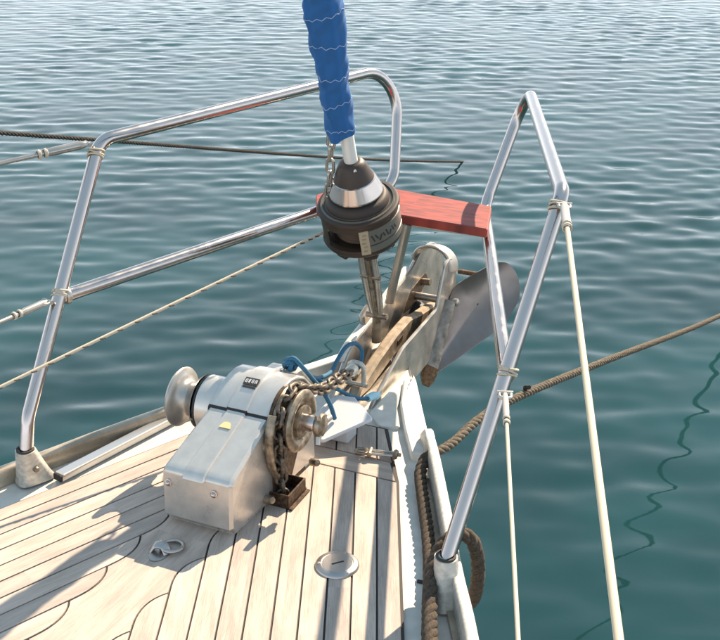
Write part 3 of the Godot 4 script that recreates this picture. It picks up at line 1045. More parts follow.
func build_furler():
	var d := Vector3(0, 1, 0.37).normalized()
	var t := thing("jib_furler", "dark brown drum of the jib furler with silver collar under the blue sail", "furler", stay(0.12))
	var c := stay(0.436)
	var X := axis_along(d, c)
	var R := 0.096
	# angles: where the eye stands, seen from the axis
	var eye := X.basis.inverse() * (Vector3(0.95, 1.25, 0) - c)
	var front := -atan2(eye.z, eye.x)
	var mb := MB.new()
	mb.lathe(PackedVector2Array([Vector2(0.0, 0.036), Vector2(R - 0.012, 0.036), Vector2(R - 0.002, 0.039), Vector2(R, 0.044), Vector2(R - 0.002, 0.050), Vector2(R - 0.008, 0.052), Vector2(R - 0.024, 0.052), Vector2(R - 0.026, 0.049), Vector2(0.0, 0.049)]), X, 56)
	var top := part("top_flange", mb, M.brown_plastic, t)
	mb = MB.new()
	for k in 3:
		var rr := R - 0.012 - 0.011 * k
		mb.lathe(PackedVector2Array([Vector2(rr - 0.0022, 0.0492), Vector2(rr - 0.0022, 0.0545 - 0.001 * k), Vector2(rr + 0.0022, 0.0545 - 0.001 * k), Vector2(rr + 0.0022, 0.0492)]), X, 56)
	part("flange_ring", mb, M.grey_band, top)
	mb = MB.new()
	mb.lathe(PackedVector2Array([Vector2(0.03, -0.052), Vector2(R - 0.022, -0.052), Vector2(R - 0.006, -0.044), Vector2(R - 0.002, -0.036), Vector2(R - 0.004, -0.030), Vector2(0.03, -0.030)]), X, 56)
	part("bottom_flange", mb, M.brown_plastic, t)
	mb = MB.new()
	mb.lathe(PackedVector2Array([Vector2(0.030, -0.085), Vector2(0.040, -0.080), Vector2(0.058, -0.064), Vector2(0.066, -0.050), Vector2(0.0, -0.050)]), X, 32)
	part("lower_hub", mb, M.dark_brown, t)
	for k in 6:
		mb = MB.new()
		var a := front - 0.9 + k * TAU / 6.0
		var dir := X.basis * Vector3(cos(a), 0, -sin(a))
		mb.box(c + dir * 0.066 - d * 0.061, Vector3(0.022, 0.016, 0.034), 0.005, Basis(dir, d, dir.cross(d)))
		part("hub_lug", mb, M.dark_brown, t)
	# cage: posts and wall panels with an opening for the line
	mb = MB.new()
	mb.lathe(PackedVector2Array([Vector2(R - 0.018, -0.034), Vector2(R - 0.004, -0.034), Vector2(R - 0.004, 0.040), Vector2(R - 0.018, 0.040), Vector2(R - 0.018, -0.034)]), X, 48, -(front - 0.10), -(front + 1.9))
	part("cage_wall", mb, M.brown_plastic, t)
	mb = MB.new()
	mb.lathe(PackedVector2Array([Vector2(R - 0.018, -0.034), Vector2(R - 0.004, -0.034), Vector2(R - 0.004, 0.040), Vector2(R - 0.018, 0.040), Vector2(R - 0.018, -0.034)]), X, 12, -(front - 1.35), -(front - 1.02))
	part("cage_wall", mb, M.brown_plastic, t)
	mb = MB.new()
	mb.lathe(PackedVector2Array([Vector2(R - 0.018, -0.034), Vector2(R - 0.004, -0.034), Vector2(R - 0.004, 0.040), Vector2(R - 0.018, 0.040), Vector2(R - 0.018, -0.034)]), X, 30, -(front + 2.3), -(front + 4.4))
	part("cage_wall", mb, M.brown_plastic, t)
	mb = MB.new()
	mb.lathe(PackedVector2Array([Vector2(R - 0.016, 0.024), Vector2(R - 0.003, 0.024), Vector2(R - 0.003, 0.041), Vector2(R - 0.016, 0.041)]), X, 24, -(front - 1.1), -(front + 0.0))
	part("cage_frame", mb, M.brown_plastic, t)
	mb = MB.new()
	mb.lathe(PackedVector2Array([Vector2(R - 0.016, -0.034), Vector2(R - 0.003, -0.034), Vector2(R - 0.003, -0.024), Vector2(R - 0.016, -0.024)]), X, 24, -(front - 1.1), -(front + 0.0))
	part("cage_frame", mb, M.brown_plastic, t)
	mb = MB.new()
	mb.lathe(PackedVector2Array([Vector2(0.05, -0.032), Vector2(0.05, 0.036)]), X, 32)
	part("spool", mb, M.dark_brown, t)
	# turns of line on the spool
	mb = MB.new()
	var turns := PackedVector3Array()
	for i in 24 * 6 + 1:
		var a := TAU * i / 24.0
		turns.append(X * Vector3(cos(a) * 0.058, -0.024 + 0.008 * i / 24.0, sin(a) * 0.058))
	mb.tube(turns, 0.0052, 6)
	part("wound_line", mb, M.fleck, t)
	# grey band with slanted dark lettering marks and a cream maker's plate
	mb = MB.new()
	mb.lathe(PackedVector2Array([Vector2(R - 0.0042, -0.010), Vector2(R - 0.0022, -0.009), Vector2(R - 0.0022, 0.029), Vector2(R - 0.0042, 0.030)]), X, 30, -(front + 0.02), -(front + 1.45))
	var band := part("grey_band", mb, M.grey_band, t)
	mb = MB.new()
	mb.lathe(PackedVector2Array([Vector2(R - 0.0042, -0.031), Vector2(R - 0.0022, -0.030), Vector2(R - 0.0022, -0.014), Vector2(R - 0.0042, -0.013)]), X, 30, -(front + 0.02), -(front + 1.5))
	part("grey_band", mb, M.grey_band, t)
	mb = MB.new()
	mb.lathe(PackedVector2Array([Vector2(R - 0.0038, -0.034), Vector2(R - 0.0012, -0.033), Vector2(R - 0.0012, 0.031), Vector2(R - 0.0038, 0.032)]), X, 8, -(front - 0.11), -(front + 0.115))
	var plate := part("cream_plate", mb, M.cream_label, t)
	mb = MB.new()
	for k in 5:
		var a := front + 0.0 + 0.018 * sin(k * 2.1)
		var dir := X.basis * Vector3(cos(a), 0, -sin(a))
		mb.box(c + dir * (R - 0.0008) + d * (-0.022 + 0.011 * k), Vector3(0.009, 0.004, 0.001), 0.0, Basis(d.cross(dir), d, dir))
	part("plate_print", mb, M.shank, plate)
	mb = MB.new()
	for k in 8:
		var a := front + 0.22 + k * 0.10
		var dir := X.basis * Vector3(cos(a), 0, -sin(a))
		var bs := Basis(d.cross(dir), d, dir)
		bs = Basis(dir, [0.35, 0.5, -0.4, 0.45, 0.3, -0.45, 0.4, 0.5][k]) * bs
		mb.box(c + dir * (R - 0.0017) + d * (0.007 + 0.003 * sin(k * 2.2)), Vector3(0.0032, [0.018, 0.014, 0.016, 0.011, 0.017, 0.012, 0.015, 0.012][k], 0.001), 0.0, bs)
	part("band_lettering", mb, M.black_print, band)
	# neck: dark bell, silver collar, dark cone with a screw, pale foil
	mb = MB.new()
	mb.lathe(PackedVector2Array([Vector2(0.074, 0.049), Vector2(0.074, 0.056), Vector2(0.070, 0.066), Vector2(0.060, 0.076), Vector2(0.0, 0.076)]), X, 40)
	part("lower_bell", mb, M.dark_brown, t)
	mb = MB.new()
	mb.lathe(PackedVector2Array([Vector2(0.058, 0.076), Vector2(0.0615, 0.079), Vector2(0.0615, 0.084), Vector2(0.049, 0.116), Vector2(0.046, 0.117)]), X, 48)
	part("silver_collar", mb, M.steel, t)
	mb = MB.new()
	mb.lathe(PackedVector2Array([Vector2(0.046, 0.116), Vector2(0.044, 0.122), Vector2(0.033, 0.150), Vector2(0.026, 0.160), Vector2(0.019, 0.163), Vector2(0.0, 0.163)]), X, 36)
	var cone := part("upper_cone", mb, M.brown_plastic, t)
	mb = MB.new()
	var sa := front + 0.15
	var sd := (X.basis * Vector3(cos(sa), 0.4, -sin(sa))).normalized()
	mb.lathe(PackedVector2Array([Vector2(0.0, 0.003), Vector2(0.0035, 0.002), Vector2(0.0045, -0.002)]), axis_along(sd, c + d * 0.142 + sd * 0.035), 10)
	part("screw", mb, M.steel, cone)
	mb = MB.new()
	mb.tube(line(c + d * 0.14, stay(0.75), 3), 0.0155, 18)
	part("foil", mb, M.spar, t)
	# toggle legs below the drum
	for s in [-1, 1]:
		mb = MB.new()
		mb.tube(pv([stay(0.37) + Vector3(0.016 * s, 0, 0), stay(0.28) + Vector3(0.017 * s, 0, 0), stay(0.20) + Vector3(0.014 * s, 0, 0), stay(0.145) + Vector3(0.008 * s, 0, 0)]), 0.009, 10, 0.45)
		part("toggle_leg", mb, M.worn_steel, t)
	mb = MB.new()
	mb.tube(line(stay(0.37), stay(0.13)), 0.008, 10)
	part("stay_wire", mb, M.bronze, t)
	mb = MB.new()
	mb.tube(line(stay(0.15) - Vector3(0.028, 0, 0), stay(0.15) + Vector3(0.028, 0, 0)), 0.008, 10)
	part("clevis_pin", mb, M.bronze, t)
	mb = MB.new()
	mb.tube(line(stay(0.27) - Vector3(0.026, 0, 0), stay(0.27) + Vector3(0.026, 0, 0)), 0.006, 10)
	part("clevis_pin", mb, M.bronze, t)
	mb = MB.new()
	mb.tube(line(stay(0.148), stay(0.06) + Vector3(-0.015, 0, 0.0)), 0.012, 10, 0.5)
	part("toggle_end", mb, M.shank, t)
	# tack shackles from the sail down to the drum, port side of the foil
	var tk := thing("tack_shackle", "small weathered shackles hanging beside the foil, from sail to furler drum", "shackle", stay(0.6))
	var from := stay(0.655) + Vector3(-0.030, 0, 0.012)
	var to := c + d * 0.06 + Vector3(-0.062, 0, 0.02)
	for k in 5:
		mb = MB.new()
		var p := from.lerp(to, (k + 0.5) / 5.0)
		var dd := (to - from).normalized()
		var side := dd.cross(Vector3(0, 0, 1)).normalized() if k % 2 == 0 else dd.cross(Vector3(1, 0, 0)).normalized()
		mb.tube(oval(p, dd * 0.019, side * 0.0085), 0.0036, 8, 1.0, Vector3.UP, false)
		part("link", mb, M.worn_steel, tk)

func oval(c: Vector3, a: Vector3, b: Vector3, n := 16) -> PackedVector3Array:
	# a stadium: long half axis a, short half axis b; closed
	var out := PackedVector3Array()
	var straight := a * (1.0 - b.length() / a.length())
	var an := a.normalized() * b.length()
	for j in n + 1:
		var w := TAU * j / n
		out.append(c + b * cos(w) + an * sin(w) + straight * (1.0 if sin(w) >= 0 else -1.0) * (1.0 if absf(sin(w)) > 0.01 else 0.0))
	return out

func sail_point(y: float, a: float) -> Vector3:
	var d := Vector3(0, 1, 0.37).normalized()
	var X := axis_along(d, stay(y) + Vector3(-0.010, 0, 0.004) * clampf((1.0 - y) / 0.35, 0.0, 1.0))
	var f := clampf((y - 0.645) / 0.35, 0.0, 1.0)
	var r := lerpf(0.0295, 0.0395, smoothstep(0.0, 1.0, f)) + 0.010 * clampf((y - 1.0) / 3.0, 0, 1)
	var s := y / 0.064
	var band := absf(fposmod(s, 1.0) - 0.5) * 2.0
	r += 0.0022 * (1.0 - pow(band, 3.0)) + 0.0016 * sin(a * 2.0 + y * 31.0) + 0.0012 * sin(a * 3.0 - y * 74.0) + 0.0010 * sin(a * 5.0 + y * 140.0 + 2.0 * sin(y * 40.0))
	# the rolled edge spirals round
	var sp := fposmod(a - y * 2.2, TAU)
	r += 0.0055 * exp(-sp * 1.3) - 0.0016
	r += 0.0010 * sin(a * 4.0 + 9.0 * y + 3.0 * sin(y * 23.0)) * sin(y * 57.0 + a)
	return X * Vector3(cos(a) * r, 0.0, sin(a) * r)

func build_sail():
	var t := thing("furled_sail", "rolled jib wrapped in its bright blue sun strip on the forestay", "sail", stay(0.645))
	var mb := MB.new()
	var rows := []
	var y := 0.655
	while y < 5.0:
		var row := PackedVector3Array()
		for j in 48:
			var a := TAU * j / 48
			row.append(sail_point(y + (0.006 * sin(a * 2.0 + 1.0) if y < 0.66 else 0.0), a))
		rows.append(row)
		y += 0.005 if y < 1.1 else 0.06
	mb.surf(rows, true, 0.0, 1.0, 12.0)
	mb.fan(rows[0], Vector3(0, -1, -0.37).normalized())
	part("sun_strip", mb, M.canvas, t)
	# zigzag stitching round the roll
	for k in 6:
		mb = MB.new()
		var path := PackedVector3Array()
		for j in 121:
			var a := TAU * j / 120.0
			var yy := 0.672 + 0.064 * k + 0.0026 * (absf(fposmod(j / 5.0, 2.0) - 1.0) * 2.0 - 1.0) + 0.004 * sin(a + k * 2.0)
			var p := sail_point(yy, a)
			path.append(p + (p - stay(yy)).normalized() * 0.0004)
		mb.tube(path, 0.00085, 5, 1.0, Vector3.UP, false)
		part("stitching", mb, M.thread, t)

func build_seat():
	var t := thing("bow_bench", "weathered red wooden bench board across the pulpit, behind the furler", "bench", Vector3(0, 0.38, -2.5))
	var mb := MB.new()
	slab(mb, rounded([Vector2(0.186, -2.563), Vector2(0.232, -2.387), Vector2(0.007, -2.400), Vector2(-0.205, -2.365), Vector2(-0.255, -2.462), Vector2(-0.215, -2.585), Vector2(-0.083, -2.598)], 0.008, 3), 0.402, 0.021, 0.003)
	part("board", mb, M.red, t)
	mb = MB.new()
	mb.tube(line(Vector3(0.024, 0.380, -2.40), Vector3(-0.045, 0.137, -2.46)), 0.012, 10, 0.35, Vector3(0.5, 0, 0.8))
	part("strut", mb, M.worn_steel, t)
	mb = MB.new()
	mb.box(Vector3(0.10, 0.3765, -2.42), Vector3(0.25, 0.006, 0.03), 0.001)
	part("batten", mb, M.worn_steel, t)

# ---------------------------------------------------------------- windlass
var wl_profile := [Vector2(1.546, 0.012), Vector2(1.534, 0.026), Vector2(1.538, 0.117), Vector2(1.5415, 0.1245), Vector2(1.548, 0.1295), Vector2(1.556, 0.1335), Vector2(1.63, 0.163), Vector2(1.697, 0.190), Vector2(1.715, 0.2045), Vector2(1.74, 0.220), Vector2(1.765, 0.229), Vector2(1.79, 0.2315), Vector2(1.815, 0.227), Vector2(1.84, 0.214), Vector2(1.86, 0.190), Vector2(1.868, 0.155), Vector2(1.868, 0.012)]

func wl() -> MB:
	var mb := MB.new()
	mb.narrows = true
	return mb

func profile_out(o: float, z0: float, z1: float, inner: float) -> PackedVector2Array:
	# strip of the profile between two stations, lifted by o, closed a little inside
	var pts := []
	var inn := []
	for i in wl_profile.size():
		var p: Vector2 = wl_profile[i]
		if p.x < z0 or p.x > z1 or p.y < 0.028: continue
		var a: Vector2 = wl_profile[maxi(i - 1, 0)]; var b: Vector2 = wl_profile[mini(i + 1, wl_profile.size() - 1)]
		var t := (b - a).normalized()
		var n := Vector2(-t.y, t.x)
		pts.append(p + n * o); inn.append(p - n * inner)
	inn.reverse()
	return PackedVector2Array(pts + inn)

func build_windlass():
	var t := thing("windlass", "silver cast anchor windlass with rope drum and chain wheel, on the foredeck", "windlass", Vector3(-0.064, 0.004, -1.70))
	var mb := wl()
	mb.prism(PackedVector2Array(wl_profile), zy(-0.142), 0.156, 0.006)
	var body := part("body", mb, M.cast, t)
	mb = wl()
	mb.prism(profile_out(0.0045, 1.50, 1.698, 0.004), zy(-0.094), 0.050, 0.003)
	part("raised_rib", mb, M.cast, body)
	# upper cover with its stepped edge
	mb = wl()
	mb.prism(profile_out(0.0045, 1.696, 1.869, 0.004), zy(-0.145), 0.162, 0.003)
	var cover := part("upper_cover", mb, M.cast, t)
	mb = wl()
	mb.prism(profile_out(0.0085, 1.696, 1.869, 0.002), zy(-0.096), 0.054, 0.003)
	part("raised_rib", mb, M.cast, cover)
	mb = wl()
	mb.prism(PackedVector2Array([Vector2(1.692, 0.1895), Vector2(1.6965, 0.1935), Vector2(1.6965, 0.175), Vector2(1.692, 0.175)]), zy(-0.1435), 0.159, 0.0)
	part("cover_seam", mb, M.black_rubber, t)
	mb = wl()
	mb.prism(PackedVector2Array([Vector2(1.691, 0.1935), Vector2(1.6955, 0.198), Vector2(1.6955, 0.180), Vector2(1.691, 0.180)]), zy(-0.0945), 0.051, 0.0)
	part("cover_seam", mb, M.black_rubber, t)
	mb = MB.new()
	mb.prism(rounded([Vector2(1.825, 0.03), Vector2(1.825, 0.224), Vector2(1.87, 0.221), Vector2(1.912, 0.196), Vector2(1.918, 0.03)], 0.008), zy(-0.075), 0.072, 0.005)
	part("tail_block", mb, M.cast, t)
	mb = wl()
	mb.prism(rounded([Vector2(1.552, 0.0035), Vector2(1.549, 0.013), Vector2(1.86, 0.013), Vector2(1.86, 0.0035)], 0.002), zy(-0.136), 0.144, 0.002)
	part("base", mb, M.cream_cast, t)
	# badge: dark plate with pale letter blocks and a line under it
	var slope := Basis(Vector3.RIGHT, -PI / 2 + 0.42)
	var bc := Vector3(-0.054, 0.2345, -1.748)
	mb = MB.new()
	mb.box(bc, Vector3(0.032, 0.018, 0.0016), 0.0, slope)
	var badge := part("badge", mb, M.black_print, t)
	mb = MB.new()
	for k in 4:
		var q := -0.0108 + 0.0072 * k
		for b in [[0.0, 0.0040, 0.0046, 0.0014], [-0.0016, 0.0, 0.0015, 0.0090], [0.0016 if k != 1 else 0.0, 0.0, 0.0015, 0.0090 if k != 2 else 0.0045], [0.0, -0.0040 if k % 2 == 0 else 0.0, 0.0046, 0.0014]]:
			mb.box(bc + slope * Vector3(q + b[0], b[1], 0.0010 + 0.0001 * k), Vector3(b[2], b[3], 0.0006), 0.0, slope)
	part("badge_letters", mb, M.white_plate, badge)
	mb = MB.new()
	for k in 7:
		mb.box(bc + slope * Vector3(-0.0125 + 0.0042 * k, -0.0140, -0.0005), Vector3(0.0030, 0.0042, 0.0016), 0.0, slope)
	part("badge_line", mb, M.black_print, t)
	# faded yellow sticker on the rib
	mb = MB.new()
	mb.prism(rounded([Vector2(-0.013, -0.008), Vector2(0.013, -0.008), Vector2(0.008, 0.006), Vector2(0.0, 0.008), Vector2(-0.008, 0.006)], 0.003), Transform3D(Basis(Vector3.RIGHT, -PI / 2 + 0.385), Vector3(-0.062, 0.1792, -1.655)), 0.001, 0.0)
	part("yellow_sticker", mb, M.yellow_print, t)
	for x in [-0.126, -0.024]:
		mb = MB.new()
		mb.lathe(PackedVector2Array([Vector2(0.0, 0.008), Vector2(0.0025, 0.0075), Vector2(0.005, 0.0050), Vector2(0.0052, 0.002), Vector2(0.0078, 0.0015), Vector2(0.0078, -0.003)]), axis_along(Vector3(0, 0.1, 1), Vector3(x, 0.098, -1.536)), 16)
		part("bolt", mb, M.steel, t)
	var ax := Vector3(0, 0.165, -1.755)
	# warping drum to port
	var P := axis_along(Vector3(-1, 0, 0), ax + Vector3(0.010, -0.006, 0))
	mb = MB.new()
	mb.lathe(PackedVector2Array([Vector2(0.060, 0.060), Vector2(0.060, 0.172), Vector2(0.056, 0.176)]), P, 44)
	part("drum_housing", mb, M.cast, t)
	mb = MB.new()
	mb.lathe(PackedVector2Array([Vector2(0.0575, 0.174), Vector2(0.0592, 0.1745), Vector2(0.0592, 0.1785), Vector2(0.0575, 0.179)]), P, 44)
	part("drum_seal", mb, M.black_rubber, t)
	mb = MB.new()
	mb.lathe(PackedVector2Array([Vector2(0.058, 0.184), Vector2(0.056, 0.188), Vector2(0.044, 0.196), Vector2(0.038, 0.206), Vector2(0.037, 0.214), Vector2(0.041, 0.224), Vector2(0.052, 0.231), Vector2(0.062, 0.234), Vector2(0.0645, 0.238), Vector2(0.062, 0.2425), Vector2(0.050, 0.244), Vector2(0.030, 0.241), Vector2(0.0, 0.240)]), P, 48)
	part("warping_drum", mb, M.worn_steel, t)
	# chain side to starboard: back plate, wheel with pockets, outer flange, hub and clutch nut
	var S := axis_along(Vector3(1, 0, 0), ax)
	mb = MB.new()
	mb.lathe(PackedVector2Array([Vector2(0.0, 0.022), Vector2(0.064, 0.022), Vector2(0.068, 0.019), Vector2(0.068, 0.012)]), S, 44)
	part("back_plate", mb, M.dark_bronze, t)
	mb = MB.new()
	mb.lathe(PackedVector2Array([Vector2(0.064, 0.018), Vector2(0.068, 0.021), Vector2(0.066, 0.026), Vector2(0.048, 0.032), Vector2(0.046, 0.036), Vector2(0.048, 0.040), Vector2(0.060, 0.046), Vector2(0.064, 0.049)]), S, 40)
	var wheel := part("chain_wheel", mb, M.bronze, t)
	for k in 8:
		mb = MB.new()
		var a := TAU * k / 8.0
		var dir := Vector3(0, cos(a), sin(a))
		mb.box(ax + Vector3(0.036, 0, 0) + dir * 0.053, Vector3(0.026, 0.010, 0.009), 0.002, Basis(Vector3.RIGHT, dir, Vector3.RIGHT.cross(dir)))
		part("tooth", mb, M.dark_bronze, wheel)
	mb = MB.new()
	mb.lathe(PackedVector2Array([Vector2(0.060, 0.046), Vector2(0.064, 0.048), Vector2(0.0655, 0.053), Vector2(0.062, 0.058), Vector2(0.054, 0.060), Vector2(0.044, 0.057), Vector2(0.040, 0.052), Vector2(0.034, 0.052), Vector2(0.034, 0.060), Vector2(0.028, 0.062), Vector2(0.0, 0.062)]), S, 48)
	part("outer_flange", mb, M.bronze, t)
	mb = MB.new()
	mb.lathe(PackedVector2Array([Vector2(0.018, 0.060), Vector2(0.018, 0.084), Vector2(0.015, 0.088), Vector2(0.0, 0.088)]), S, 24)
	part("hub", mb, M.steel, t)
	# clutch nut with its two stub arms
	mb = MB.new()
	mb.lathe(PackedVector2Array([Vector2(0.012, 0.088), Vector2(0.024, 0.090), Vector2(0.026, 0.096), Vector2(0.024, 0.103), Vector2(0.010, 0.106), Vector2(0.0, 0.106)]), S, 8)
	var nut := part("clutch_nut", mb, M.bronze, t)
	for k in 3:
		mb = MB.new()
		var a := 0.5 + TAU * k / 3.0
		var dir := Vector3(0, cos(a), sin(a))
		mb.tube(line(ax + Vector3(0.096, 0, 0) + dir * 0.018, ax + Vector3(0.100, 0, 0) + dir * 0.040), [0.008, 0.006], 10)
		part("stub_arm", mb, M.worn_steel, nut)
	# chain stripper below the wheel
	mb = MB.new()
	mb.tube(smooth([Vector3(0.026, 0.205, -1.685), Vector3(0.026, 0.16, -1.668), Vector3(0.026, 0.10, -1.675), Vector3(0.026, 0.05, -1.70)], 6), 0.010, 8, 0.6)
	part("chain_guide", mb, M.bronze, t)
	mb = MB.new()
	mb.prism(rounded([Vector2(1.685, 0.004), Vector2(1.69, 0.09), Vector2(1.72, 0.12), Vector2(1.79, 0.12), Vector2(1.82, 0.09), Vector2(1.83, 0.004)], 0.01), zy(0.015), 0.010, 0.003)
	part("side_bracket", mb, M.dark_bronze, t)
	for p in [Vector3(0.030, 0.030, -1.655), Vector3(0.060, 0.045, -1.80)]:
		mb = MB.new()
		mb.lathe(PackedVector2Array([Vector2(0.0, 0.012), Vector2(0.007, 0.011), Vector2(0.009, 0.006), Vector2(0.009, -0.008)]), axis_along(Vector3(1, 0.3, 0.4), p), 8)
		part("bracket_bolt", mb, M.bronze, t)
	# chain pipe: an open dark box on the deck below the wheel
	var cp := thing("chain_pipe", "open brown metal chain pipe box on deck under the chain wheel", "chain pipe", Vector3(0.042, 0.004, -1.712))
	var cx := Vector3(0.040, 0.020, -1.712)
	for q in [[Vector3(-0.022, 0, 0), Vector3(0.004, 0.032, 0.078)], [Vector3(0.022, 0, 0), Vector3(0.004, 0.032, 0.078)], [Vector3(0, 0, -0.037), Vector3(0.0395, 0.032, 0.004)], [Vector3(0, 0, 0.037), Vector3(0.0395, 0.032, 0.004)]]:
		mb = MB.new()
		mb.box(cx + q[0], q[1], 0.001)
		part("wall", mb, M.dark_bronze, cp)
	mb = MB.new()
	mb.box(Vector3(0.040, 0.0065, -1.712), Vector3(0.038, 0.004, 0.068), 0.0)
	part("floor", mb, M.caulk, cp)
	mb = MB.new()
	mb.box(Vector3(0.040, 0.0065, -1.712) + Vector3(0.0285, 0, 0), Vector3(0.008, 0.004, 0.084), 0.001)
	part("foot_flange", mb, M.dark_bronze, cp)

func build_chain():
	var t := thing("anchor_chain", "rusty brown anchor chain over the windlass wheel, running to the anchor shank", "chain", Vector3(0.03, 0.1, -1.75))
	var ax := Vector3(0.036, 0.165, -1.755)
	var pts := [Vector3(0.036, 0.012, -1.700), Vector3(0.036, 0.10, -1.694), Vector3(0.036, 0.165, -1.692)]
	for k in 7:
		var a := PI * 0.05 + PI * 0.62 * k / 6.0
		pts.append(ax + Vector3(0, sin(a) * 0.063, cos(a) * 0.063))
	pts.append_array([Vector3(0.024, 0.180, -1.865), Vector3(0.012, 0.140, -1.945), Vector3(0.002, 0.118, -2.03), Vector3(-0.010, 0.096, -2.11), Vector3(-0.018, 0.070, -2.175)])
	var path := smooth(pts, 10)
	var mb := MB.new()
	mb.tube(oval(Vector3.ZERO, Vector3(0, 0, 0.0185), Vector3(0.0112, 0, 0), 18), 0.0044, 8, 1.0, Vector3.UP, false)
	var link := mb.done()
	var step := 0.0265
	var at := 0.0; var k := 0; var want := 0.0
	for i in path.size() - 1:
		var L := path[i].distance_to(path[i + 1])
		while want <= at + L:
			var p := path[i].lerp(path[i + 1], (want - at) / L)
			var d := (path[mini(i + 2, path.size() - 1)] - path[maxi(i - 1, 0)]).normalized()
			var x := Vector3.RIGHT
			x = (x - d * x.dot(d)).normalized()
			var y := d.cross(x)
			var turn := Basis(d, (PI * 0.25 if k % 2 == 0 else -PI * 0.25) + rng.randf_range(-0.12, 0.12))
			var o := MeshInstance3D.new()
			o.name = numbered("link", t)
			o.mesh = link
			o.material_override = M.chain
			t.add_child(o, true)
			o.transform = Transform3D(turn * Basis(x, y, d), p - t.position)
			want += step; k += 1
		at += L
	# pale swivel and shackle at the anchor's end
	var sw := thing("chain_swivel", "pale grey swivel shackle joining the chain to the anchor shank", "shackle", Vector3(-0.015, 0.08, -2.18))
	mb = MB.new()
	mb.lathe(PackedVector2Array([Vector2(0.0, -0.022), Vector2(0.011, -0.020), Vector2(0.015, -0.008), Vector2(0.015, 0.010), Vector2(0.010, 0.022), Vector2(0.0, 0.024)]), axis_along(Vector3(-0.1, -0.2, -1), Vector3(-0.014, 0.085, -2.155)), 16)
	part("swivel_body", mb, M.cream_cast, sw)
	mb = MB.new()
	mb.tube(bent([Vector3(-0.038, 0.030, -2.195), Vector3(-0.034, 0.092, -2.185), Vector3(0.004, 0.092, -2.185), Vector3(0.000, 0.030, -2.195)], [0.014, 0.014], 7), 0.0062, 10)
	part("bow", mb, M.cream_cast, sw)
	mb = MB.new()
	mb.tube(line(Vector3(-0.046, 0.030, -2.195), Vector3(0.010, 0.030, -2.195)), 0.0055, 10)
	part("pin", mb, M.worn_steel, sw)

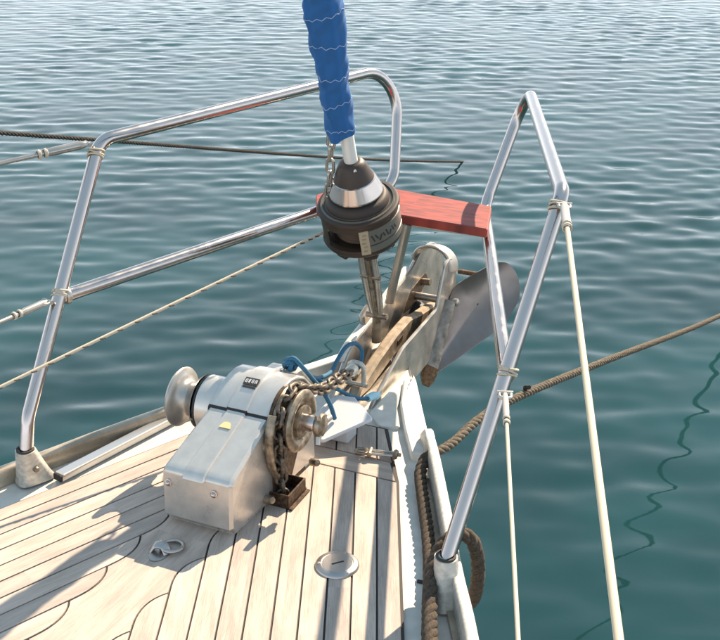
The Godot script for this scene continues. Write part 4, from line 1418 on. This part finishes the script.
# ---------------------------------------------------------------- small deck gear
func build_deck_gear():
	# inspection plate
	var t := thing("deck_plate", "round polished steel deck filler plate with a key slot, on starboard planks", "deck plate", Vector3(0.231, 0.004, -1.545))
	var c := Vector3(0.231, 0.0044, -1.545)
	var mb := MB.new()
	mb.lathe(PackedVector2Array([Vector2(0.0415, 0.0), Vector2(0.0405, 0.004), Vector2(0.037, 0.0062), Vector2(0.031, 0.007), Vector2(0.0295, 0.0062), Vector2(0.0285, 0.0066), Vector2(0.0, 0.0070)]), Transform3D(Basis.IDENTITY, c), 48)
	part("flange", mb, M.bright_steel, t)
	mb = MB.new()
	mb.box(c + Vector3(0.001, 0.0069, 0.0), Vector3(0.0035, 0.001, 0.024), 0.0, Basis(Vector3.UP, -0.75))
	part("key_slot", mb, M.black_print, t)
	for a in [0.6, 2.7, 4.8]:
		mb = MB.new()
		mb.lathe(PackedVector2Array([Vector2(0.0, 0.0022), Vector2(0.0028, 0.0016), Vector2(0.0034, 0.0)]), Transform3D(Basis.IDENTITY, c + Vector3(cos(a) * 0.0345, 0.0062, sin(a) * 0.0345)), 10)
		part("screw", mb, M.worn_steel, t)
	# folding pad eye
	t = thing("pad_eye", "small steel folding pad eye with a flat ring on the king plank", "pad eye", Vector3(-0.086, 0.004, -1.444))
	c = Vector3(-0.086, 0.0044, -1.446)
	mb = MB.new()
	mb.lathe(PackedVector2Array([Vector2(0.024, 0.0), Vector2(0.024, 0.002), Vector2(0.022, 0.0032), Vector2(0.0, 0.0034)]), Transform3D(Basis.IDENTITY.scaled(Vector3(0.72, 1, 1)), c + Vector3(-0.004, 0, 0.008)), 28)
	part("base_plate", mb, M.bright_steel, t)
	mb = MB.new()
	var ring := PackedVector3Array()
	for j in 33:
		var a := TAU * j / 32.0
		ring.append(c + Vector3(cos(a) * 0.021 + 0.010, 0.0075 + 0.002 * sin(a), sin(a) * 0.021 - 0.016))
	mb.tube(ring, 0.0042, 10, 1.0, Vector3.UP, false)
	part("ring", mb, M.bright_steel, t)
	mb = MB.new()
	mb.tube(smooth([c + Vector3(-0.024, 0.002, 0.006), c + Vector3(-0.014, 0.015, 0.001), c + Vector3(0.002, 0.015, -0.001), c + Vector3(0.012, 0.002, 0.002)], 6), 0.010, 10, 0.35)
	part("strap", mb, M.bright_steel, t)
	# genoa track along the port rail
	t = thing("jib_track", "silver metal track along the port toe rail, ahead of the pulpit foot", "track", Vector3(-0.4, 0, -1.75))
	var a0 := Vector3(-0.430, 0.0, -1.580); var a1 := Vector3(-0.345, 0.0, -1.935)
	var d := (a1 - a0).normalized()
	var B := Basis(Vector3.UP.cross(-d).normalized(), Vector3.UP, -d)
	mb = MB.new()
	mb.box((a0 + a1) * 0.5 + Vector3(0, 0.004, 0), Vector3(0.014, 0.016, a0.distance_to(a1)), 0.002, B)
	part("web", mb, M.track, t)
	mb = MB.new()
	mb.box((a0 + a1) * 0.5 + Vector3(0, 0.015, 0), Vector3(0.026, 0.006, a0.distance_to(a1)), 0.002, B)
	part("head", mb, M.track, t)
	mb = MB.new()
	mb.box(a0 + Vector3(0, 0.009, 0) - d * 0.004, Vector3(0.024, 0.016, 0.008), 0.002, B)
	part("end_stop", mb, M.black_rubber, t)
	# pale wedge shaped flap forward of the chain wheel
	t = thing("hatch_flap", "pale grey wedge shaped metal flap on deck ahead of the chain wheel", "flap", Vector3(0.04, 0.03, -2.0))
	mb = MB.new()
	var W := Basis(Vector3(1, 0.06, 0).normalized(), Vector3(0, 0.30, -1).normalized(), Vector3(0, 1, 0.30).normalized())
	var fl := PackedVector2Array()
	for k in 13:
		var f := k / 12.0
		var p := Vector2(-0.012, 0.098).lerp(Vector2(-0.058, 0.035), f).lerp(Vector2(-0.058, 0.035).lerp(Vector2(0.006, -0.052), f), f)
		fl.append(p)
	fl.append(Vector2(0.020, -0.050)); fl.append(Vector2(0.098, 0.036)); fl.append(Vector2(0.096, 0.044)); fl.append(Vector2(0.030, 0.098))
	mb.prism(fl, Transform3D(W, Vector3(0.012, 0.040, -1.955)), 0.010, 0.003)
	part("plate", mb, M.white_plate, t)
	mb = MB.new()
	mb.box(Vector3(0.03, 0.022, -1.985), Vector3(0.07, 0.036, 0.05), 0.004)
	part("block", mb, M.white_plate, t)
	# small rigging screw lying on the fore planks
	t = thing("rigging_screw", "small tarnished steel rigging screw lying by the starboard bow", "rigging screw", Vector3(0.155, 0.02, -1.935))
	var s0 := Vector3(0.112, 0.018, -1.925); var s1 := Vector3(0.198, 0.018, -1.945)
	var dd := (s1 - s0).normalized()
	var sd := dd.cross(Vector3.UP).normalized()
	for k in [-1, 1]:
		mb = MB.new()
		mb.tube(line(s0 + dd * 0.02 + sd * 0.007 * k, s1 - dd * 0.012 + sd * 0.007 * k), 0.0032, 8)
		part("frame_bar", mb, M.worn_steel, t)
	for k in 2:
		mb = MB.new()
		var p: Vector3 = (s0 + dd * 0.02) if k == 0 else (s1 - dd * 0.012)
		mb.tube(line(p - sd * 0.012, p + sd * 0.012), 0.006, 10)
		mb.tube(line(p - dd * 0.012, p + dd * 0.012), 0.0045, 8)
		part("end_nut", mb, M.bronze, t)
	mb = MB.new()
	mb.tube(oval(s0 + dd * 0.002, dd * 0.014, sd * 0.010), 0.0035, 8, 1.0, Vector3.UP, false)
	part("eye", mb, M.bronze, t)
	mb = MB.new()
	mb.tube(line(s0 + dd * 0.03, s1 - dd * 0.02), 0.0026, 8)
	part("threaded_rod", mb, M.bronze, t)

# ---------------------------------------------------------------- ropes
func build_ropes():
	var mb := MB.new()
	# starboard bow mooring rope, from the water through the fairlead and aft along the waterway
	var t := thing("mooring_rope", "thick weathered brown mooring rope from the starboard fairlead out over the water", "rope", Vector3(0.28, 0.05, -1.94))
	mb.rope(smooth([Vector3(0.668, -0.955, -5.65), Vector3(0.653, -0.925, -5.537), Vector3(0.536, -0.632, -4.46), Vector3(0.399, -0.265, -3.20), Vector3(0.306, -0.030, -2.35), Vector3(0.282, 0.020, -2.03), Vector3(0.264, 0.030, -1.963), Vector3(0.258, 0.030, -1.94)], 10), 0.0112, 0.062)
	part("outboard_length", mb, M.old_rope, t)
	mb = MB.new()
	mb.rope(smooth([Vector3(0.258, 0.030, -1.94), Vector3(0.266, 0.020, -1.885), Vector3(0.305, 0.016, -1.80), Vector3(0.352, 0.014, -1.70), Vector3(0.402, 0.014, -1.58), Vector3(0.452, 0.014, -1.44), Vector3(0.520, 0.014, -1.28), Vector3(0.66, 0.014, -1.0)], 10), 0.0135, 0.06)
	part("inboard_length", mb, M.tan_rope, t)
	mb = MB.new()
	mb.tube(smooth([Vector3(0.325, -0.065, -2.50), Vector3(0.322, -0.050, -2.50), Vector3(0.335, -0.042, -2.49)], 4), 0.006, 6)
	part("frayed_knot", mb, M.black_rope, t)
	t = thing("rope_loop", "loop of thick brown rope hung round the starboard pulpit foot and over the rail", "rope", Vector3(0.45, 0.05, -1.55))
	mb = MB.new()
	mb.rope(smooth([Vector3(0.64, 0.020, -1.02), Vector3(0.545, 0.022, -1.23), Vector3(0.480, 0.026, -1.375), Vector3(0.440, 0.034, -1.475), Vector3(0.418, 0.055, -1.545), Vector3(0.424, 0.084, -1.585), Vector3(0.444, 0.096, -1.607), Vector3(0.464, 0.080, -1.622), Vector3(0.474, 0.030, -1.636), Vector3(0.472, -0.03, -1.648), Vector3(0.462, -0.08, -1.662), Vector3(0.440, -0.12, -1.685)], 10), 0.0140, 0.062)
	part("coil", mb, M.tan_rope, t)
	# furling line: cream with dark flecks, from the drum aft along the port side
	t = thing("furling_line", "thin cream furling line with dark flecks from the drum across the port pulpit", "rope", Vector3(-0.12, 0.38, -2.2))
	var f0 := Vector3(-0.118, 0.398, -2.195); var f1 := Vector3(-0.435, 0.270, -1.555); var f2 := Vector3(-0.75, 0.135, -0.92)
	mb = MB.new()
	mb.tube(smooth([Vector3(-0.055, 0.425, -2.27), f0, f1, f2], 10), 0.0036, 10)
	part("cord", mb, M.cream_rope, t)
	mb = MB.new()
	var path := smooth([f0, f1, f2], 60)
	for i in range(0, path.size() - 2, 3):
		var p := path[i]; var d := (path[i + 1] - path[i]).normalized()
		var w := Vector3.UP.cross(d).normalized()
		if w.x < 0: w = -w
		mb.tube(pv([p + w * 0.0024 - Vector3(0, 0.0022, 0), p + d * 0.006 + w * 0.0029 - Vector3(0, 0.0010, 0), p + d * 0.0125 + w * 0.0026 + Vector3(0, 0.0008, 0)]), 0.0019, 6)
	part("flecks", mb, M.fleck, t)
	# neighbour's dark mooring line to port, running down into the water
	mb = MB.new()
	mb.rope(smooth([Vector3(-1.52, -0.96, -7.62), Vector3(-1.525, -0.925, -7.49), Vector3(-1.55, -0.42, -5.55), Vector3(-1.605, 0.36, -2.745), Vector3(-1.66, 1.00, -0.40), Vector3(-1.70, 1.55, 1.60)], 10), 0.0085, 0.055, 5)
	single("mooring_line", "thin dark mooring line entering the water beyond the port rail", "rope", mb, M.black_rope)
	# blue lanyard tied round the chain
	t = thing("blue_lanyard", "blue braided lanyard knotted behind the windlass and looped round the chain", "rope", Vector3(0, 0.15, -2.0))
	mb = MB.new()
	mb.tube(smooth([Vector3(-0.030, 0.235, -1.852), Vector3(-0.012, 0.250, -1.852), Vector3(0.006, 0.226, -1.862), Vector3(0.008, 0.176, -1.908), Vector3(0.012, 0.132, -1.945), Vector3(0.024, 0.098, -1.955), Vector3(0.030, 0.060, -1.965)], 8), 0.0052, 10)
	part("cord", mb, M.blue_rope, t)
	mb = MB.new()
	mb.tube(smooth([Vector3(-0.020, 0.222, -1.855), Vector3(-0.010, 0.175, -1.925), Vector3(-0.018, 0.142, -1.985), Vector3(-0.032, 0.112, -2.075), Vector3(-0.036, 0.122, -2.12), Vector3(-0.032, 0.140, -2.160), Vector3(-0.028, 0.132, -2.205), Vector3(-0.018, 0.105, -2.225), Vector3(-0.012, 0.080, -2.200), Vector3(-0.016, 0.072, -2.165)], 8), 0.0050, 10)
	part("cord", mb, M.blue_rope, t)
	mb = MB.new()
	mb.tube(smooth([Vector3(-0.018, 0.148, -1.970), Vector3(-0.008, 0.118, -2.005), Vector3(0.004, 0.092, -2.040), Vector3(0.018, 0.062, -2.075), Vector3(0.030, 0.038, -2.115), Vector3(0.042, 0.026, -2.150)], 8), 0.0050, 10)
	part("cord", mb, M.blue_rope, t)
	mb = MB.new()
	mb.tube(smooth([Vector3(0.036, 0.030, -2.135), Vector3(0.044, 0.030, -2.158), Vector3(0.050, 0.024, -2.165)], 4), 0.0095, 10)
	part("pale_end", mb, M.light_blue, t)
	mb = MB.new()
	for k in 3:
		var rp := PackedVector3Array()
		for j in 17:
			var a := TAU * j / 16.0
			rp.append(Vector3(-0.022, 0.232, -1.855) + Basis(Vector3(1, 0.3 * k, 0.6).normalized(), k * 1.1) * Vector3(cos(a) * 0.012, sin(a) * 0.012, -0.004 + 0.004 * k))
		mb.tube(rp, 0.0050, 8, 1.0, Vector3.UP, false)
	part("knot", mb, M.blue_rope, t)
